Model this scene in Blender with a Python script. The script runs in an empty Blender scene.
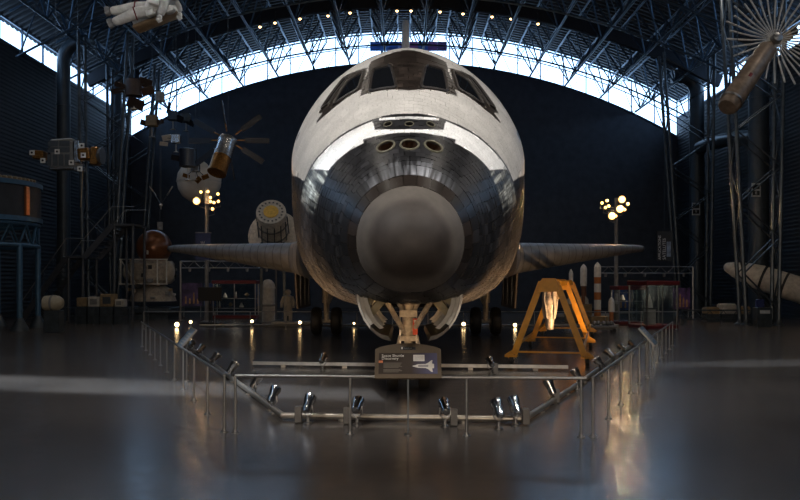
import bpy, bmesh, math, random
import numpy as np
from mathutils import Vector, Matrix, Euler
random.seed(7); rng = np.random.default_rng(11)
PI = math.pi
scene = bpy.context.scene
COL = scene.collection

# ------------------------------------------------------------------ camera
cam_d = bpy.data.cameras.new('camera'); cam = bpy.data.objects.new('camera', cam_d); COL.objects.link(cam)
cam.location = (0, 0, 2.25); cam.rotation_euler = (PI/2, 0, 0)
cam_d.sensor_width = 36; cam_d.lens = 36*789/800; cam_d.shift_x = -0.005; cam_d.shift_y = 33/800
cam_d.clip_end = 300; cam_d.clip_start = .05
scene.camera = cam
vs = scene.view_settings
vs.view_transform = 'Standard'; vs.look = 'None'; vs.gamma = 1; vs.use_curve_mapping = False
vs.exposure = 0.0

# ------------------------------------------------------------------ sky
w = bpy.data.worlds.new('sky'); scene.world = w; w.use_nodes = True
nt = w.node_tree; bg = nt.nodes['Background']
bg.inputs['Color'].default_value = (.42, .66, 1.0, 1); bg.inputs['Strength'].default_value = 4.5
scene.cycles.max_bounces = 8; scene.cycles.transparent_max_bounces = 16
scene.cycles.sample_clamp_indirect = 4

# ------------------------------------------------------------------ large lights
def spot(name, loc, tgt, power, col=(1, 1, 1), size=50, blend=.6, radius=.3, sx=1, sy=1, parent=None):
    d = bpy.data.lights.new(name, 'SPOT'); d.energy = power; d.color = col; d.spot_size = math.radians(size)
    d.spot_blend = blend; d.shadow_soft_size = radius
    o = bpy.data.objects.new(name, d); COL.objects.link(o); o.location = loc
    q = (Vector(tgt)-Vector(loc)).to_track_quat('-Z', 'Y'); o.rotation_euler = q.to_euler(); o.scale = (sx, sy, 1)
    if parent: o.parent = parent; o.matrix_parent_inverse = parent.matrix_world.inverted()
    return o
# theatre spotlights under the vault: place, aim, power, colour, cone, stretch
KEYS = [((-8.5, 3, 17.5), (-.5, 14.5, 4.4), 9400, (1, .97, .93), 36, 1, 'on the staircase side aimed at the orbiter nose'), ((8.5, 3, 17.5), (.5, 14.5, 4.4), 7800, (1, .93, .86), 36, 1, 'on the missile side aimed at the orbiter nose'),
        ((-4, 8, 15.5), (-8.4, 25, 10.8), 2600, (1, 1, 1), 16, 1, 'aimed at the floating space suit'), ((7, 8, 14), (11.8, 26.5, 9.8), 1500, (1, .85, .7), 18, 1, 'added to brighten the ribbed antenna satellite'),  # antenna spot is an added light for the dark ribs
        ((-9, 9, 17.5), (-7.0, 17.4, 0), 26000, (.8, .9, 1), 56, .13, 'added to lay a daylight streak on the staircase side floor'), ((13, 12, 17), (11.2, 22.3, 0), 12000, (.8, .9, 1), 34, .16, 'added to lay a daylight streak on the missile side floor')]  # both spots added, standing in for daylight streaks across the floor
for k, (l, t, p, c, cone, sy_, _) in enumerate(KEYS):
    spot('theatre_light', l, t, p, c, cone, .8, .9 if sy_ == 1 else .15, 1, sy_)
BAYS = [(x, y) for y in (-8, 8, 25, 41) for x in (-16, -5.5, 5.5, 16)]
for x, y in BAYS:       # unseen high bay lamps added to brighten floor and exhibits
    d = bpy.data.lights.new('fill_bay_light', 'AREA'); d.shape = 'DISK'; d.size = .9; d.energy = 210 if y == 8 else 95; d.color = (1, .9, .78)
    o = bpy.data.objects.new('fill_bay_light', d); COL.objects.link(o); o.location = (x, y, 18.15)
d = bpy.data.lights.new('front_fill_light', 'AREA'); d.shape = 'RECTANGLE'; d.size = 14; d.size_y = 5.4; d.energy = 1250; d.color = (1, .80, .60)
o = bpy.data.objects.new('front_fill_light', d); COL.objects.link(o); o.location = (0, -15.9, 2.9); o.rotation_euler = (PI/2, 0, 0)   # added fill light standing before the closed front wall; no entrance is built
def portal(loc, rot, sx, sy):
    d = bpy.data.lights.new('window_portal', 'AREA'); d.shape = 'RECTANGLE'; d.size = sx; d.size_y = sy; d.cycles.is_portal = True
    o = bpy.data.objects.new('window_portal', d); COL.objects.link(o); o.location = loc; o.rotation_euler = rot

# ------------------------------------------------------------------ helpers
MATS = {}
def mat(name, col=(.5, .5, .5), rough=.5, metal=0, var=.15, scale=6, bump=0, emit=None, estr=0, spec=.5, attr=False, alpha=1, coat=0):
    if name in MATS: return MATS[name]
    m = bpy.data.materials.new(name); m.use_nodes = True; n = m.node_tree.nodes; l = m.node_tree.links
    b = n['Principled BSDF']; b.inputs['Roughness'].default_value = rough; b.inputs['Metallic'].default_value = metal
    b.inputs['Specular IOR Level'].default_value = spec; b.inputs['Coat Weight'].default_value = coat
    tc = n.new('ShaderNodeTexCoord'); nz = n.new('ShaderNodeTexNoise'); nz.inputs['Scale'].default_value = scale
    nz.inputs['Detail'].default_value = 4; l.new(tc.outputs['Object'], nz.inputs['Vector'])
    mr = n.new('ShaderNodeMapRange'); mr.inputs['From Min'].default_value = .3; mr.inputs['From Max'].default_value = .7
    mr.inputs['To Min'].default_value = 1-var; mr.inputs['To Max'].default_value = 1+var
    l.new(nz.outputs['Fac'], mr.inputs['Value'])
    mx = n.new('ShaderNodeMix'); mx.data_type = 'RGBA'; mx.blend_type = 'MULTIPLY'; mx.inputs[0].default_value = 1
    l.new(mr.outputs['Result'], mx.inputs[7])
    if attr:
        at = n.new('ShaderNodeAttribute'); at.attribute_name = 'Col'; l.new(at.outputs['Color'], mx.inputs[6])
    else: mx.inputs[6].default_value = (*col, 1)
    l.new(mx.outputs[2], b.inputs['Base Color'])
    if bump:
        bp = n.new('ShaderNodeBump'); bp.inputs['Strength'].default_value = bump; bp.inputs['Distance'].default_value = .02
        l.new(nz.outputs['Fac'], bp.inputs['Height']); l.new(bp.outputs['Normal'], b.inputs['Normal'])
    if emit: b.inputs['Emission Color'].default_value = (*emit, 1); b.inputs['Emission Strength'].default_value = estr
    MATS[name] = m; return m
def glass(name, tint=(.9, .95, 1), gloss=.08, rough=.03):
    if name in MATS: return MATS[name]
    m = bpy.data.materials.new(name); m.use_nodes = True; n = m.node_tree.nodes; l = m.node_tree.links
    n.remove(n['Principled BSDF']); t = n.new('ShaderNodeBsdfTransparent'); g = n.new('ShaderNodeBsdfGlossy'); x = n.new('ShaderNodeMixShader')
    t.inputs[0].default_value = (*tint, 1); g.inputs['Roughness'].default_value = rough
    lw = n.new('ShaderNodeLayerWeight'); lw.inputs['Blend'].default_value = .35
    mr = n.new('ShaderNodeMapRange'); mr.inputs['To Min'].default_value = gloss*.5; mr.inputs['To Max'].default_value = min(1, gloss*6)
    l.new(lw.outputs['Facing'], mr.inputs['Value']); l.new(mr.outputs['Result'], x.inputs[0])
    l.new(t.outputs[0], x.inputs[1]); l.new(g.outputs[0], x.inputs[2]); l.new(x.outputs[0], n['Material Output'].inputs[0])
    MATS[name] = m; return m

def tag(o, label=None, cat=None, group=None, kind=None):
    if label: o['label'] = label
    if cat: o['category'] = cat
    if group: o['group'] = group
    if kind: o['kind'] = kind
    return o
def thing(name, loc, label, cat, group=None, rz=0, kind=None):
    o = bpy.data.objects.new(name, None); COL.objects.link(o); o.location = loc; o.rotation_euler = (0, 0, rz); o.empty_display_size = .2
    return tag(o, label, cat, group, kind)
def link(name, me, m, parent=None):
    o = bpy.data.objects.new(name, me); COL.objects.link(o)
    if m and not me.materials: me.materials.append(m)
    if parent: o.parent = parent
    return o
def copy_tree(o, parent=None):
    c = o.copy(); COL.objects.link(c); c.parent = parent
    for ch in o.children: copy_tree(ch, c)
    return c
def frame_of(d):
    d = Vector(d).normalized(); up = Vector((0, 0, 1)) if abs(d.z) < .95 else Vector((0, 1, 0))
    x = d.cross(up).normalized(); return x, x.cross(d).normalized(), d
class MB:
    def __init__(s): s.v = []; s.f = []
    def add(s, vs, fs):
        o = len(s.v); s.v += [tuple(v) for v in vs]; s.f += [tuple(i+o for i in f) for f in fs]; return s
    def box(s, c, d, rot=None):
        R = Euler(rot).to_matrix() if rot else Matrix.Identity(3); c = Vector(c)
        vs = [c+R @ Vector((x*d[0]/2, y*d[1]/2, z*d[2]/2)) for x in (-1, 1) for y in (-1, 1) for z in (-1, 1)]
        return s.add(vs, [(0, 1, 3, 2), (4, 6, 7, 5), (0, 4, 5, 1), (2, 3, 7, 6), (0, 2, 6, 4), (1, 5, 7, 3)])
    def bevbox(s, c, d, b=.02, rot=None):
        R = Euler(rot).to_matrix() if rot else Matrix.Identity(3); c = Vector(c); hx, hy, hz = d[0]/2, d[1]/2, d[2]/2
        def ring(x, y, z):
            return [(x, y-b, z), (x-b, y, z), (-x+b, y, z), (-x, y-b, z), (-x, -y+b, z), (-x+b, -y, z), (x-b, -y, z), (x, -y+b, z)]
        rs = [ring(hx-b, hy-b, -hz), ring(hx, hy, -hz+b), ring(hx, hy, hz-b), ring(hx-b, hy-b, hz)]
        vs = [c+R @ Vector(p) for r in rs for p in r]
        fs = [tuple(range(7, -1, -1)), tuple(range(24, 32))]
        for k in range(3):
            for i in range(8): j = (i+1) % 8; fs.append((k*8+i, k*8+j, k*8+8+j, k*8+8+i))
        return s.add(vs, fs)
    def tube(s, pts, r, n=8, closed=False, caps=True):
        pts = [Vector(p) for p in pts]; N = len(pts); rs = r if isinstance(r, (list, tuple)) else [r]*N; vs = []; prev = None
        for i, p in enumerate(pts):
            a = pts[i-1] if (i or closed) else None; b = pts[(i+1) % N] if (i < N-1 or closed) else None
            d = ((b-p).normalized() if b is not None else Vector()) + ((p-a).normalized() if a is not None else Vector())
            if d.length < 1e-6: d = (p-a)
            d.normalize()
            if prev is None: x, y, _ = frame_of(d)
            else:
                x = prev - d*prev.dot(d)
                x = x.normalized() if x.length > 1e-4 else frame_of(d)[0]
                y = d.cross(x)*-1; y = x.cross(d)*1
            prev = x
            for k in range(n):
                t = 2*PI*k/n; vs.append(p+(x*math.cos(t)+y*math.sin(t))*rs[i])
        fs = []
        for i in range(N if closed else N-1):
            j = (i+1) % N
            for k in range(n): q = (k+1) % n; fs.append((i*n+k, j*n+k, j*n+q, i*n+q))
        if caps and not closed: fs += [tuple(range(n)), tuple(range((N-1)*n+n-1, (N-1)*n-1, -1))]
        return s.add(vs, fs)
    def lathe(s, prof, n=20, M=None, cap=True):
        M = M or Matrix.Identity(4); vs = []; N = len(prof)
        for r, z in prof:
            for k in range(n): t = 2*PI*k/n; vs.append(M @ Vector((r*math.cos(t), r*math.sin(t), z)))
        fs = []
        for i in range(N-1):
            for k in range(n): q = (k+1) % n; fs.append((i*n+k, i*n+q, (i+1)*n+q, (i+1)*n+k))
        if cap: fs += [tuple(range(n-1, -1, -1)), tuple(range((N-1)*n, N*n))]
        return s.add(vs, fs)
    def sphere(s, c, r, n=20, m=10, M=None):
        r = (r, r, r) if not isinstance(r, (tuple, list)) else r
        T = Matrix.Translation(c) @ (M or Matrix.Identity(4)) @ Matrix.Diagonal((*r, 1))
        return s.lathe([(max(1e-3, math.sin(PI*k/m)), -math.cos(PI*k/m)) for k in range(m+1)], n, T)
    def prism(s, poly, h, M=None):
        M = M or Matrix.Identity(4); N = len(poly)
        vs = [M @ Vector((x, y, 0)) for x, y in poly]+[M @ Vector((x, y, h)) for x, y in poly]
        fs = [tuple(range(N-1, -1, -1)), tuple(range(N, 2*N))]+[(i, (i+1) % N, N+(i+1) % N, N+i) for i in range(N)]
        return s.add(vs, fs)
    def bar(s, a, b, wx, wy):
        a, b = Vector(a), Vector(b); x, y, d = frame_of(b-a); vs = []
        for p in (a, b):
            for sx, sy in ((-1, -1), (1, -1), (1, 1), (-1, 1)): vs.append(p+x*sx*wx/2+y*sy*wy/2)
        return s.add(vs, [(0, 1, 2, 3), (7, 6, 5, 4), (0, 4, 5, 1), (1, 5, 6, 2), (2, 6, 7, 3), (3, 7, 4, 0)])
    def build(s, name, m, parent=None, angle=38):
        me = bpy.data.meshes.new(name); me.from_pydata([tuple(v) for v in s.v], [], s.f); me.update()
        b = bmesh.new(); b.from_mesh(me); bmesh.ops.recalc_face_normals(b, faces=b.faces); b.to_mesh(me); b.free()
        me.shade_smooth(); me.set_sharp_from_angle(angle=math.radians(angle))
        return link(name, me, m, parent)
def axis_M(a, b):
    """matrix whose z axis runs from a to b, origin at a"""
    x, y, d = frame_of(Vector(b)-Vector(a)); M = Matrix((x, y, d)).transposed().to_4x4(); M.translation = Vector(a); return M
def T(x=0, y=0, z=0): return Matrix.Translation((x, y, z))
def Rot(a, ax): return Matrix.Rotation(a, 4, ax)
def at(x, y, d):
    """a point of the place: what stands d metres ahead on the sight line of that picture point"""
    return Vector(((x-404)*d/789, d, 2.25+(283-y)*d/789))
def text(name, body, size, m, parent, M, extrude=.002, align='LEFT', spacing=1.0):
    c = bpy.data.curves.new(name, 'FONT'); c.body = body; c.size = size; c.extrude = extrude; c.align_x = align; c.resolution_u = 2; c.space_line = spacing
    o = bpy.data.objects.new(name, c); COL.objects.link(o); dg = bpy.context.evaluated_depsgraph_get()
    me = bpy.data.meshes.new_from_object(o.evaluated_get(dg)); bpy.data.objects.remove(o); me.name = name; me.transform(M)
    me.materials.clear()
    return link(name, me, m, parent)

# ------------------------------------------------------------------ materials
steel = mat('brushed_steel', (.27, .27, .27), .34, .9, .1, 20)
dsteel = mat('dark_painted_steel', (.06, .075, .09), .38, .55, .3, 3)
tsteel = mat('truss_paint', (.05, .085, .13), .38, .5, .3, 3)
black = mat('black_rubber', (.012, .012, .012), .6)
chrome = mat('chrome', (.6, .6, .6), .15, 1, .05)
white = mat('white_paint', (.7, .69, .66), .5, 0, .12, 5)
# ------------------------------------------------------------------ the hangar
XW, YB, YF = 24.9, 72.0, -16.0        # side walls, end wall, wall behind the camera
ZC, RO, RI = -26.95, 52.0, 49.27        # vault axis height, outer and inner window arch radius
def arch_z(x, R): return ZC+math.sqrt(R*R-x*x)
fm = mat('polished_concrete', (.05, .046, .043), .2, 0, .0)
n = fm.node_tree.nodes; l = fm.node_tree.links; b = n['Principled BSDF']
tc = n['Texture Coordinate']; big = n.new('ShaderNodeTexNoise'); big.inputs['Scale'].default_value = .45; big.inputs['Detail'].default_value = 6
fine = n.new('ShaderNodeTexNoise'); fine.inputs['Scale'].default_value = 3.5; fine.inputs['Detail'].default_value = 5
l.new(tc.outputs['Object'], big.inputs['Vector']); l.new(tc.outputs['Object'], fine.inputs['Vector'])
cr = n.new('ShaderNodeValToRGB'); cr.color_ramp.elements[0].position = .3; cr.color_ramp.elements[1].position = .72
cr.color_ramp.elements[0].color = (.066, .058, .053, 1); cr.color_ramp.elements[1].color = (.115, .102, .093, 1)
l.new(big.outputs['Fac'], cr.inputs[0]); l.new(cr.outputs[0], b.inputs['Base Color'])
mr = n.new('ShaderNodeMapRange'); mr.inputs['To Min'].default_value = .15; mr.inputs['To Max'].default_value = .30
l.new(fine.outputs['Fac'], mr.inputs['Value']); l.new(mr.outputs['Result'], b.inputs['Roughness'])
bp = n.new('ShaderNodeBump'); bp.inputs['Strength'].default_value = .008; bp.inputs['Distance'].default_value = .03
l.new(fine.outputs['Fac'], bp.inputs['Height']); l.new(bp.outputs['Normal'], b.inputs['Normal'])
prof = [(-XW, 0)]
for jx in (-16, -8, .045, 8, 16): prof += [(jx-.007, 0), (jx-.005, -.012), (jx+.005, -.012), (jx+.007, 0)]
prof += [(XW, 0)]
o = MB().add([(x, y, z) for y in (YF, YB) for x, z in prof], [(i, i+1, len(prof)+i+1, len(prof)+i) for i in range(len(prof)-1)]).build('floor', fm, angle=10)
tag(o, 'dark polished concrete floor with faint joints', kind='structure')

deck = mat('roof_deck', (.028, .032, .038), .6, .2, .25, 2)
siding2 = mat('side_wall_siding', (.022, .028, .038), .65, 0, .2, 1.5); siding = mat('dark_siding', (.05, .065, .09), .6, .1, .2, 1.5)
def corrugated(a, b, period, amp):
    out = []; t = a
    while t < b:
        out += [(t, 0), (t+period*.35, 0), (t+period*.5, amp), (t+period*.85, amp)]; t += period
    return [p for p in out if p[0] < b]+[(b, 0)]
# roof: ribbed deck following the vault
cs = corrugated(YF, YB, .62, -.16); NA = 44; vs_ = []; fs_ = []
for y, a in cs:
    for k in range(NA+1):
        t = -.505+1.01*k/NA; vs_.append(((RO+.25+a)*math.sin(t), y, ZC+(RO+.25+a)*math.cos(t)))
for i in range(len(cs)-1):
    for k in range(NA): fs_.append((i*(NA+1)+k, i*(NA+1)+k+1, (i+1)*(NA+1)+k+1, (i+1)*(NA+1)+k))
tag(MB().add(vs_, fs_).build('ceiling', deck, angle=30), 'dark ribbed barrel vault roof deck', kind='structure')
# side walls with horizontal siding, a clerestory strip and a header above it
ZS0, ZS1 = 17.25, 18.8
for s, side in ((-1, 'left'), (1, 'right')):
    cs = corrugated(0, ZS0, .26, .03); N = len(cs)
    m = MB().add([(s*(XW-a), y, z) for y in (YF, YB) for z, a in cs], [(i, i+1, N+i+1, N+i) for i in range(N-1)])
    tag(m.build('wall_'+side, siding2, angle=20), 'dark blue-grey ribbed side wall', kind='structure')
# end wall below the arched window
cols = [(-XW+2*XW*k/60) for k in range(61)]
m = MB().add([(x, YB, z) for x in cols for z in (0, arch_z(x, RI))], [(2*i, 2*i+2, 2*i+3, 2*i+1) for i in range(60)])
tag(m.build('wall_back', siding), 'dark end wall under the arched window', kind='structure')
m = MB().add([(x, YF, z) for x in cols for z in (0, arch_z(x, RO+.25))], [(2*i, 2*i+2, 2*i+3, 2*i+1) for i in range(60)])
tag(m.build('wall_front', siding), 'dark wall behind the viewer', kind='structure')
# windows
pane_m = glass('clear_pane', (.96, .98, 1), .06)
wf = mat('window_frame_paint', (.06, .09, .13), .4, .3)
w1 = thing('window_1', (0, YB, 0), 'bright arched clerestory window across the end wall', None, kind='structure')
arc = lambda R, y, n_=40, xm=XW: [(xm*(-1+2*k/n_), y, arch_z(xm*(-1+2*k/n_), R)) for k in range(n_+1)]
for R in (RO-.06, (RO+RI)/2+.15, RI+.05): MB().tube(arc(R, -.05), .075 if R != (RO+RI)/2+.15 else .05, 6).build('window_frame', wf, w1)
NB = 24
for k in range(NB+1):
    x = -XW+2*XW*k/NB
    MB().bar((x, -.05, arch_z(x, RI)), (x, -.05, arch_z(x, RO)), .09, .09).build('mullion', wf, w1)
for k in range(NB):
    x0, x1 = -XW+2*XW*k/NB+.04, -XW+2*XW*(k+1)/NB-.04
    xs = [x0+(x1-x0)*i/3 for i in range(4)]
    MB().add([(x, 0, arch_z(x, R)) for x in xs for R in (RI+.02, RO)], [(2*i, 2*i+2, 2*i+3, 2*i+1) for i in range(3)]).build('pane', pane_m, w1)
for k in range(8):
    xc = -XW+2*XW*(k+.5)/8; sl = -xc/math.sqrt(((RO+RI)/2)**2-xc*xc)
    portal((xc, YB+.15, arch_z(xc, (RO+RI)/2)), (PI/2, 0, 0), 2*XW/8, 2.7+abs(sl)*6.2)
for s, nm, side in ((-1, 'window_2', 'left'), (1, 'window_3', 'right')):
    w2 = thing(nm, (s*XW, 0, ZS0), 'long bright clerestory strip along the top of the %s wall' % side, None, kind='structure')
    L = YB-YF
    for z in (.04, ZS1-ZS0): MB().bar((0, YF, z), (0, YB, z), .12, .12).build('window_frame', wf, w2)
    NP = 30
    for k in range(NP+1):
        y = YF+L*k/NP; MB().bar((0, y, 0), (0, y, ZS1-ZS0), .1, .12).build('mullion', wf, w2)
    for k in range(NP):
        y0, y1 = YF+L*k/NP+.05, YF+L*(k+1)/NP-.05
        MB().add([(0, y0, 0), (0, y1, 0), (0, y1, ZS1-ZS0), (0, y0, ZS1-ZS0)], [(0, 1, 2, 3)]).build('pane', pane_m, w2)
    portal((s*(XW+.15), (YB+YF)/2, (ZS0+ZS1)/2), (0, s*PI/2, 0), ZS1-ZS0, L)

# ---- roof trusses along the hangar: two chords under the deck, one below, laced
def long_truss(X, label):
    y0, y1 = 36.0, 71.6; hw = 1.1; zt = lambda x: arch_z(x, RO-.45)
    zb = zt(X)-2.35
    t = thing('roof_truss', (X, y0, zb), label, 'truss', 'trusses running along the vault', kind=None)
    L = y1-y0; q = lambda x, y, z: (x-X, y, z-zb)
    MB().tube([q(X, 0, zb), q(X, L, zb)], .085, 8).build('bottom_chord', tsteel, t)
    N = 12
    for sx in (-1, 1):
        MB().tube([q(X+sx*hw, 0, zt(X+sx*hw)), q(X+sx*hw, L, zt(X+sx*hw))], .075, 8).build('top_chord', tsteel, t)
        pts = []
        for k in range(2*N+1):
            y = L*k/(2*N); pts.append(q(X, y, zb) if k % 2 else q(X+sx*hw, y, zt(X+sx*hw)))
        MB().tube(pts, .062, 6).build('lacing', tsteel, t)
    pts = [q(X+(hw if k % 2 else -hw), L*k/N, zt(X+(hw if k % 2 else -hw))) for k in range(N+1)]
    MB().tube(pts, .045, 6).build('top_lacing', tsteel, t)
names = ['innermost', 'second', 'third', 'fourth', 'fifth', 'sixth', 'outermost']
for s, side in ((-1, 'stair side'), (1, 'missile side')):
    for k, X in enumerate((1.65, 4.9, 8.1, 11.4, 14.6, 17.8, 21.0)):
        long_truss(s*X, 'blue-grey roof truss running along the vault, %s from the ridge on the %s' % (names[k], side))
# ---- arched cross trusses and the dark arch girder with its little lamps
def cross_truss(y, label, Ra=RO-.35, Rb=49.0):
    t = thing('arch_truss', (0, y, arch_z(0, Rb)), label, 'truss', 'arched trusses across the vault'); z0 = arch_z(0, Rb)
    sh = lambda pts: [(a, 0, c-z0) for a, b_, c in pts]
    MB().tube(sh(arc(Ra, 0, 36, 24.0)), .07, 6).build('top_chord', tsteel, t)
    MB().tube(sh(arc(Rb, 0, 36, 23.6)), .07, 6).build('bottom_chord', tsteel, t)
    N = 34; pts = []
    for k in range(N+1):
        x = -23.4+46.8*k/N; pts.append((x, 0, arch_z(x, Ra if k % 2 else Rb)))
    MB().tube(sh(pts), .06, 6).build('lacing', tsteel, t)
for y, lb in ((48, 'crossing nearest above the two tall ducts'), (54.3, 'just before the dark arch girder'), (65.5, 'between arch girder and end window'), (71.0, 'standing against the bright end window')):
    cross_truss(y, 'arched lattice truss under the vault, '+lb)
gm = mat('girder_dark', (.012, .016, .026), .7, 0, .2, 2)
a0 = arc(51.0, 0, 48, 24.2); a1 = arc(50.15, 0, 48, 23.9); z0 = arch_z(0, 50.15); N = len(a0)
m = MB().add([(x, yy, z-z0) for arc_ in (a0, a1) for yy in (-.2, .2) for x, _, z in arc_],
             [f for i in range(N-1) for f in ((i, i+1, N+i+1, N+i), (2*N+i, 2*N+i+1, 3*N+i+1, 3*N+i), (i, i+1, 2*N+i+1, 2*N+i), (N+i, N+i+1, 3*N+i+1, 3*N+i))])
g = m.build('arch_girder', gm); g.location = (0, 60, z0); tag(g, 'dark plate girder arching under the vault carrying small warm lamps', 'girder')
for i, (px, py) in enumerate([(260, 27), (275, 23), (300, 19), (328, 16), (350, 13), (397, 11), (411, 11), (440, 12), (463, 14), (492, 17), (511, 19), (538, 24)]):
    p = at(px, py, 59.5); t = thing('girder_lamp', p, 'small warm glowing lamp hung on the dark arch girder', 'lamp', 'small lamps along the arch girder')
    MB().lathe([(.02, .42), (.1, .3), (.15, .1), (.15, .04)], 10).build('lamp_housing', dsteel, t)
    MB().sphere((0, 0, .02), .11, 10, 6).build('bulb', mat('warm_bulb_small', (1, .7, .4), .3, emit=(1, .62, .28), estr=5), t)
    MB().tube([(0, 0, .4), (0, .1, .9), (0, .3, .9)], .02, 5).build('hanger', dsteel, t)

# ---- leaning lattice towers that carry the roof, ducts beside the walls
def tower(x0, x1, y, lean, label, ztop=18.2):
    cx = (x0+x1)/2; t = thing('lattice_tower', (cx, y, 0), label, 'tower', 'lattice towers along the side walls')
    s = 1 if cx > 0 else -1; h = (x1-x0)/2; hd = .4
    foot = lambda a, b_: Vector((a*h, b_*hd, .12)); head = lambda a, b_: Vector((a*h*1.75-s*lean, b_*hd*1.3, ztop))
    for a in (-1, 1):
        for b_ in (-1, 1):
            MB().tube([foot(a, b_), head(a, b_)], .11, 8).build('leg', dsteel, t)
            MB().lathe([(.3, 0), (.3, .06), (.16, .14), (.13, .3)], 10, T(foot(a, b_).x, foot(a, b_).y, 0)).build('base_plate', dsteel, t)
    N = 9; P = lambda a, b_, k: foot(a, b_).lerp(head(a, b_), (k+.4)/(N+.6))
    for b_ in (-1, 1): MB().tube([P(-1 if k % 2 else 1, b_, k) for k in range(N+1)], .06, 6).build('lacing', dsteel, t)
    for a in (-1, 1): MB().tube([P(a, -1 if k % 2 else 1, k) for k in range(N+1)], .05, 6).build('side_lacing', dsteel, t)
tower(18.05, 19.75, 42, .35, 'dark lattice tower standing in front of the white missile')
tower(19.2, 21.2, 55, .5, 'dark lattice tower beyond the white missile, beside the hanging banner')
tower(-20.4, -18.6, 50.7, .35, 'dark lattice tower standing behind the grey staircase')
tower(-21.4, -19.4, 58, .5, 'dark lattice tower between staircase and end wall')
duct_m = mat('duct_paint', (.05, .065, .08), .42, .4, .15, 2)
def duct(X, y, r, zt, label, s):
    t = thing('air_duct', (X, y, 0), label, 'duct', 'vertical air ducts at the walls')
    bend = [(-s*1.3*(1-math.cos(a)), 0, zt-1.3+1.3*math.sin(a)) for a in [PI/2*k/8 for k in range(9)]]
    MB().tube([(0, 0, 0), (0, 0, zt-1.3)]+bend[1:]+[(-s*1.9, 0, zt)], r, 20).build('pipe', duct_m, t)
    for z in (3.5, 7, 10.5, 14): MB().lathe([(r, 0), (r+.05, 0), (r+.05, .1), (r, .1)], 20, T(0, 0, z), cap=False).build('flange', duct_m, t)
    return t
d1 = duct(-22.6, 52.4, .42, 18.3, 'round air duct at the clerestory wall above the hanging foil satellite', -1)
d2 = duct(-22.6, 62, .42, 18.6, 'round air duct at the clerestory wall close to the end window', -1)
d3 = duct(22.9, 61.7, .55, 18.4, 'round air duct rising beside the end of the arched window', 1)
d4 = duct(22.6, 50.3, .62, 18.3, 'thick round air duct rising behind the white missile', 1)
MB().tube([(.3, 10.7, 12.7), (.1, 8, 12.6), (0, 4, 12.2), (0, 1.5, 11.8), (0, .5, 11.7)], .5, 16).build('branch_pipe', duct_m, d4)
# numbered plates on the ducts
plate_m = mat('plate_white', (.5, .5, .5), .5); ink = mat('ink_black', (.01, .01, .01), .6)
for d, px, py, dist, num, w_, lb in ((d4, 756, 190, 49.62, '8', .55, 'thick duct behind the white missile'), (d3, 696, 209, 61.1, '9', .62, 'duct beside the arched window')):
    p = at(px, py, dist); t = thing('number_plate', p, 'white number plate fixed to the '+lb, 'sign')
    MB().box((0, 0, 0), (w_, .05, w_*1.55)).build('plate', plate_m, t)
    MB().box((0, -.03, w_*.35), (w_*.78, .02, w_*.5)).build('plate_panel', ink, t)
    MB().box((0, -.03, -w_*.35), (w_*.78, .02, w_*.5)).build('plate_panel', ink, t)
    text('lettering', num, w_*.55, plate_m, t, T(-w_*.16, -.045, -w_*.52) @ Rot(PI/2, 'X'))
    MB().tube([(0, 0, 0), (0, .07, 0)], .03, 6).build('bracket', dsteel, t)
# ceiling spotlights over the visitors' end that light the orbiter; three added for antenna and floor streaks
for k, (l_, t_, p_, c_, _, _, lb) in enumerate(KEYS):
    v = (Vector(t_)-Vector(l_)).normalized(); t = thing('theatre_spotlight', l_, 'black theatre spotlight under the vault '+lb, 'lamp', 'spotlights over the visitors')
    M = axis_M((0, 0, 0), v)
    MB().lathe([(.1, -1.1), (.3, -.95), (.34, -.5), (.5, -.12), (.5, -.05), (.46, -.12), (.3, -.5), (.1, -.55)], 18, M).build('lamp_housing', black, t)
    MB().tube([(0, 0, 0)-v*.8, (0, 0, 1.2)], .05, 6).build('yoke', black, t) if False else MB().tube([Vector((0, 0, 0))-v*.8, Vector((0, 0, arch_z(l_[0], RO)-l_[2]))], .05, 6).build('yoke', black, t)
for x, y in BAYS:
    t = thing('added_bay_lamp', (x, y, 18.2), 'round grey high bay lamp added out of view under the vault', 'lamp', 'added high bay lamps under the vault')
    MB().lathe([(.1, .5), (.16, .3), (.5, .06), (.52, 0), (.5, 0), (.47, .06), (.1, .28)], 20).build('lamp_shade', dsteel, t); MB().tube([(0, 0, .45), (0, 0, arch_z(x, RO)-18.2)], .03, 6).build('stem', dsteel, t)
# ------------------------------------------------------------------ the orbiter
X0, Y0 = .09, 10.6
def pchip(xs,ys):
    xs=np.array(xs,float);ys=np.array(ys,float);h=np.diff(xs);d=np.diff(ys)/h
    m=np.zeros(len(xs));m[0]=d[0];m[-1]=d[-1]
    for i in range(1,len(xs)-1):
        if d[i-1]*d[i]>0:
            w1=2*h[i]+h[i-1];w2=h[i]+2*h[i-1];m[i]=(w1+w2)/(w1/d[i-1]+w2/d[i])
    def f(x):
        x=np.clip(np.asarray(x,float),xs[0],xs[-1]);i=np.clip(np.searchsorted(xs,x,side='right')-1,0,len(xs)-2)
        t=(x-xs[i])/h[i];t2=t*t;t3=t2*t
        return ys[i]*(2*t3-3*t2+1)+h[i]*m[i]*(t3-2*t2+t)+ys[i+1]*(-2*t3+3*t2)+h[i]*m[i+1]*(t3-t2)
    return f
S_ST=[0,.02,.05,.1,.2,.35,.5,.65,1,1.5,2,3,4,5,6,7,8,9.5,32]
q_st=np.sqrt(S_ST)
fW=pchip(q_st,[0,.16,.255,.36,.485,.61,.69,.755,.9,1.1,1.29,1.62,1.93,2.2,2.42,2.57,2.65,2.67,2.67])
fT=pchip(q_st,[2.83,3.0,3.08,3.18,3.31,3.45,3.54,3.62,3.82,4.12,4.42,5.03,5.65,6.27,6.88,7.46,7.72,7.76,7.7])
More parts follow.
